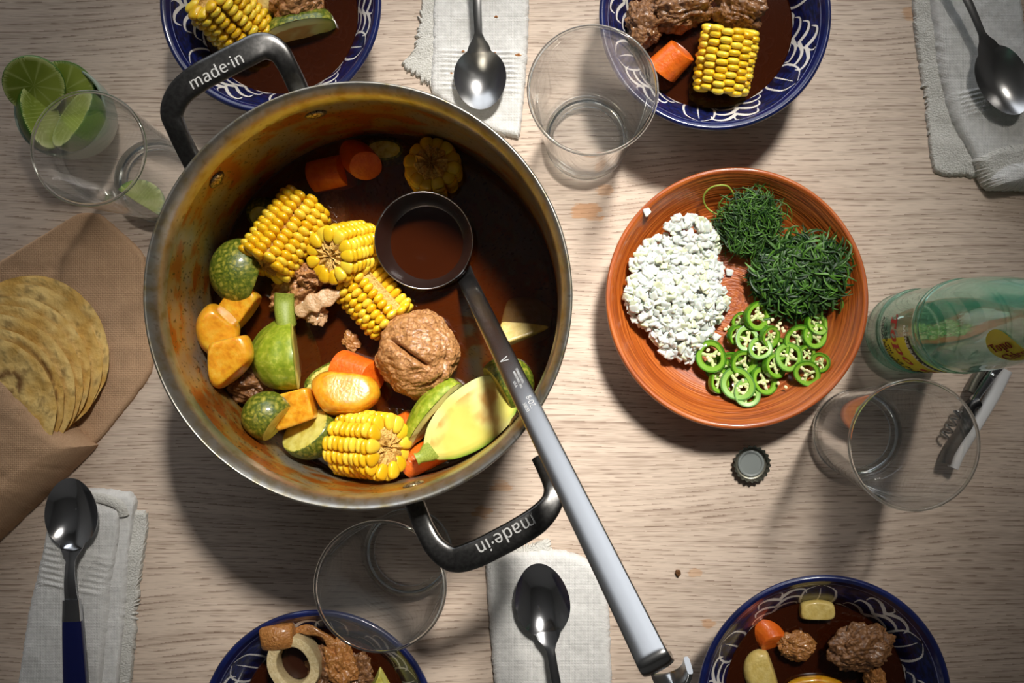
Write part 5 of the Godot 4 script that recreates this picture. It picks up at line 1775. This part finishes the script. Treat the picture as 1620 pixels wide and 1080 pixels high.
# ---------------------------------------------------------------- bottle and small things
func make_bottle() -> void:
	var c := at(1427, 526, 0.0)
	var t := thing("glass_bottle", "open pale green glass water bottle with yellow labels", "bottle", c)
	var out := [Vector2(0, 0.004), Vector2(0.018, 0.002), Vector2(0.025, 0.0), Vector2(0.0285, 0.001), Vector2(0.0300, 0.005), Vector2(0.0304, 0.018), Vector2(0.0306, 0.032), Vector2(0.0300, 0.038), Vector2(0.0298, 0.044), Vector2(0.0298, 0.104), Vector2(0.0306, 0.110), Vector2(0.0310, 0.118), Vector2(0.0306, 0.126), Vector2(0.0300, 0.145), Vector2(0.0282, 0.170), Vector2(0.0248, 0.200), Vector2(0.0195, 0.230), Vector2(0.0150, 0.255), Vector2(0.0136, 0.280), Vector2(0.0138, 0.286), Vector2(0.0138, 0.294), Vector2(0.0130, 0.297), Vector2(0.0112, 0.2965), Vector2(0.0106, 0.292), Vector2(0.0110, 0.278), Vector2(0.0124, 0.255), Vector2(0.0168, 0.230), Vector2(0.0222, 0.200), Vector2(0.0256, 0.170), Vector2(0.0274, 0.145), Vector2(0.0280, 0.120), Vector2(0.0272, 0.104), Vector2(0.0272, 0.018), Vector2(0.0265, 0.011), Vector2(0.021, 0.0075), Vector2(0, 0.011)]
	part(t, "wall", lathe(smooth2(out.slice(4, 20), 4), 112, 180.0), M.green_wall)
	part(t, "wall", lathe(smooth2(out.slice(20, 34), 4), 112, 180.0), M.green_wall)
	part(t, "base", lathe(smooth2([Vector2(0.012, 0.004), Vector2(0.018, 0.002), Vector2(0.025, 0.0), Vector2(0.0285, 0.001), Vector2(0.0300, 0.005), Vector2(0.0303, 0.012), Vector2(0.0272, 0.014), Vector2(0.0262, 0.011), Vector2(0.021, 0.0075), Vector2(0.012, 0.009), Vector2(0.012, 0.004)], 3), 112, 60.0), M.green_glass)
	for y in [0.035, 0.114, 0.122]:
		var bead := []
		for k in 11:
			var a := TAU * k / 10.0
			bead.append(Vector2(0.0304 + 0.0010 * cos(a), y + 0.0018 * sin(a)))
		part(t, "bead", lathe(bead, 112, 180.0), M.green_glass)
	var mouth := []
	for k in 13:
		var a := TAU * k / 12.0
		mouth.append(Vector2(0.0123 + 0.0016 * cos(a), 0.2945 + 0.003 * sin(a)))
	part(t, "mouth", lathe(mouth, 64, 180.0), M.green_glass)
	# printed labels: on the side, and a drop on the shoulder
	var mid := deg_to_rad(128.0)
	part(t, "side_label", curved_panel(0.03040, 0.046, 0.102, mid - 1.35, mid + 0.70), M.label_yellow)
	part(t, "side_band", curved_panel(0.03050, 0.094, 0.1024, mid - 0.45, mid + 0.71), M.label_black)
	part(t, "side_lettering", bent_text("Topo Chico", 0.0165, 0.0306, mid - 0.25, 0.075, true, true, 0.12), M.label_red)
	part(t, "small_lettering", bent_text("MINERAL WATER", 0.0062, 0.0307, mid + 0.14, 0.0960, true), M.label_white)
	part(t, "small_lettering", bent_text("355 ml  12 FL OZ", 0.0068, 0.0306, mid + 0.16, 0.0560, false), M.label_black)
	part(t, "small_lettering", bent_text("AGUA MINERAL NATURAL", 0.0052, 0.0306, mid + 0.05, 0.0490, false), M.label_black)
	var disc := PackedVector3Array()
	var b := Vector3(-0.617, 0, 0.787).normalized()
	var idx := PackedInt32Array()
	var n := 28
	var put := func(u: float, q: float) -> Vector3:
		# u round the shoulder, q up it
		var y := 0.217 + q
		var r := 0.0224 - 0.177 * q
		var a := atan2(b.z, b.x) - u / r
		return Vector3(cos(a) * r, y, sin(a) * r)
	for j in 5:
		for i in n:
			var a := TAU * i / n
			var f := j / 4.0
			var tip := 1.0 + (0.0 * pow(maxf(0.0, sin(a)), 6.0))
			disc.append(put.call(cos(a) * 0.0140 * f, sin(a) * 0.0140 * f * tip))
	for j in 4:
		for i in n:
			var a := j * n + i
			var e := j * n + (i + 1) % n
			idx.append_array([a, e, a + n, e, e + n, a + n])
	part(t, "shoulder_label", mk(disc, idx), M.label_yellow)
	var k := 0
	for word in ["Topo", "Chico"]:
		var a := lettering(word, 0.0080, true, 0.0002, true).get_mesh_arrays()
		var vv: PackedVector3Array = a[Mesh.ARRAY_VERTEX]
		for i in vv.size():
			var p := vv[i]
			# read along the bottle, from heel to neck
			vv[i] = put.call(-p.y + (-0.0035 if k == 0 else 0.0055), p.x + (-0.001 if k == 0 else 0.001)) + Vector3(b.x, 0.2, b.z) * 0.0004
		a[Mesh.ARRAY_VERTEX] = vv
		a[Mesh.ARRAY_TANGENT] = null
		var m := ArrayMesh.new()
		m.add_surface_from_arrays(Mesh.PRIMITIVE_TRIANGLES, a)
		part(t, "shoulder_lettering", m, M.label_red)
		k += 1
	part(t, "back_label", curved_panel(0.0300, 0.060, 0.085, mid + 3.0, mid + 3.9), M.label_pink)


func curved_panel(r: float, y0: float, y1: float, a0: float, a1: float) -> ArrayMesh:
	var v := PackedVector3Array()
	var n := 36
	for j in 2:
		for i in n + 1:
			var a := lerpf(a0, a1, float(i) / n)
			v.append(Vector3(cos(a) * r, lerpf(y0, y1, j), sin(a) * r))
	return mk(v, grid_index(n, 1))


func make_small_things() -> void:
	var c := at(1190, 734, 0.006)
	c.y = 0
	var t := thing("bottle_cap", "upturned crimped bottle cap with grey liner on bare wood", "bottle cap", c)
	var crimp := func(p: Vector3, a: float, _j: int) -> Vector3:
		var k := 1.0 + 0.045 * smoothstep(0.002, 0.006, p.y) * sin(21 * a)
		return Vector3(p.x * k, p.y, p.z * k)
	part(t, "shell", lathe([Vector2(0, 0), Vector2(0.0105, 0), Vector2(0.0122, 0.0008), Vector2(0.0128, 0.003), Vector2(0.0140, 0.0062), Vector2(0.0137, 0.0064), Vector2(0.0125, 0.0034), Vector2(0.0119, 0.0014), Vector2(0.0104, 0.0006), Vector2(0, 0.0006)], 168, 40.0, crimp), M.cap_metal)
	part(t, "liner", lathe([Vector2(0, 0.0012), Vector2(0.0078, 0.0012), Vector2(0.0084, 0.0018), Vector2(0.0092, 0.0021), Vector2(0.0100, 0.0019), Vector2(0.0104, 0.0010), Vector2(0, 0.0008)], 48), M.cap_liner)
	# corkscrew
	var a := at(1590, 575, 0.008)
	var e := at(1500, 736, 0.008)
	var k := thing("corkscrew", "white and chrome folding corkscrew lying behind the tumbler", "corkscrew", a)
	var d := e - a
	var up := Vector3.UP
	var side := up.cross(d.normalized())
	var pts := func(list: Array) -> PackedVector3Array:
		var o := []
		for p in list:
			o.append(d * p[0] + side * p[1] + up * p[2])
		return smooth3(o, 8)
	part(k, "handle", sweep(pts.call([[0.05, 0.002, 0.0], [0.3, 0.0035, 0], [0.6, 0.003, 0], [0.85, 0.0025, 0], [1.0, 0.004, 0]]), func(f): return 0.011 - 0.004 * f, func(_f): return 0.011, up, 3.0, 20), M.white_plastic)
	part(k, "handle_liner", sweep(pts.call([[0.40, -0.0045, 0.001], [0.48, -0.008, 0.001], [0.6, -0.0035, 0.001], [0.75, -0.0045, 0.001], [0.9, -0.0050, 0.001], [1.0, -0.0035, 0.001]]), func(f): return 0.0085 - 0.001 * f, func(_f): return 0.012, up, 3.0, 20), M.black_plastic)
	part(k, "lever", sweep(pts.call([[0.0, -0.004, 0.003], [0.12, -0.006, 0.003], [0.30, -0.0075, 0.002], [0.42, -0.008, 0.001]]), func(f): return 0.009 - 0.003 * f, func(_f): return 0.009, up, 3.0, 20), M.polished)
	part(k, "boot_step", sweep(pts.call([[0.0, -0.013, 0.0], [0.1, -0.0135, 0.0], [0.25, -0.014, 0.0], [0.36, -0.0135, 0]]), func(_f): return 0.006, func(_f): return 0.008, up, 3.0, 20), M.cap_metal)
	part(k, "pin", blob(3, func(q: Vector3): return q * Vector3(0.0025, 0.0016, 0.0025)), M.polished, Transform3D(Basis(), d * 0.16 + side * -0.006 + up * 0.0075))
	var worm := []
	for i in 40:
		var f := i / 39.0
		worm.append(d * lerpf(0.52, 0.80, f) + side * (-0.013 + 0.003 * sin(f * 26.0)) + up * (0.003 * cos(f * 26.0)))
	part(k, "worm", tube(PackedVector3Array(worm), func(_f): return 0.0009, 8), M.satin)
	solo("crumb", "brown crumb alone on the wood near the right napkin", "crumb", lump(Vector3(0.0022, 0.0016, 0.0026), 51, 3, 0.4), M.crumb, at(1073, 906, 0.0014))
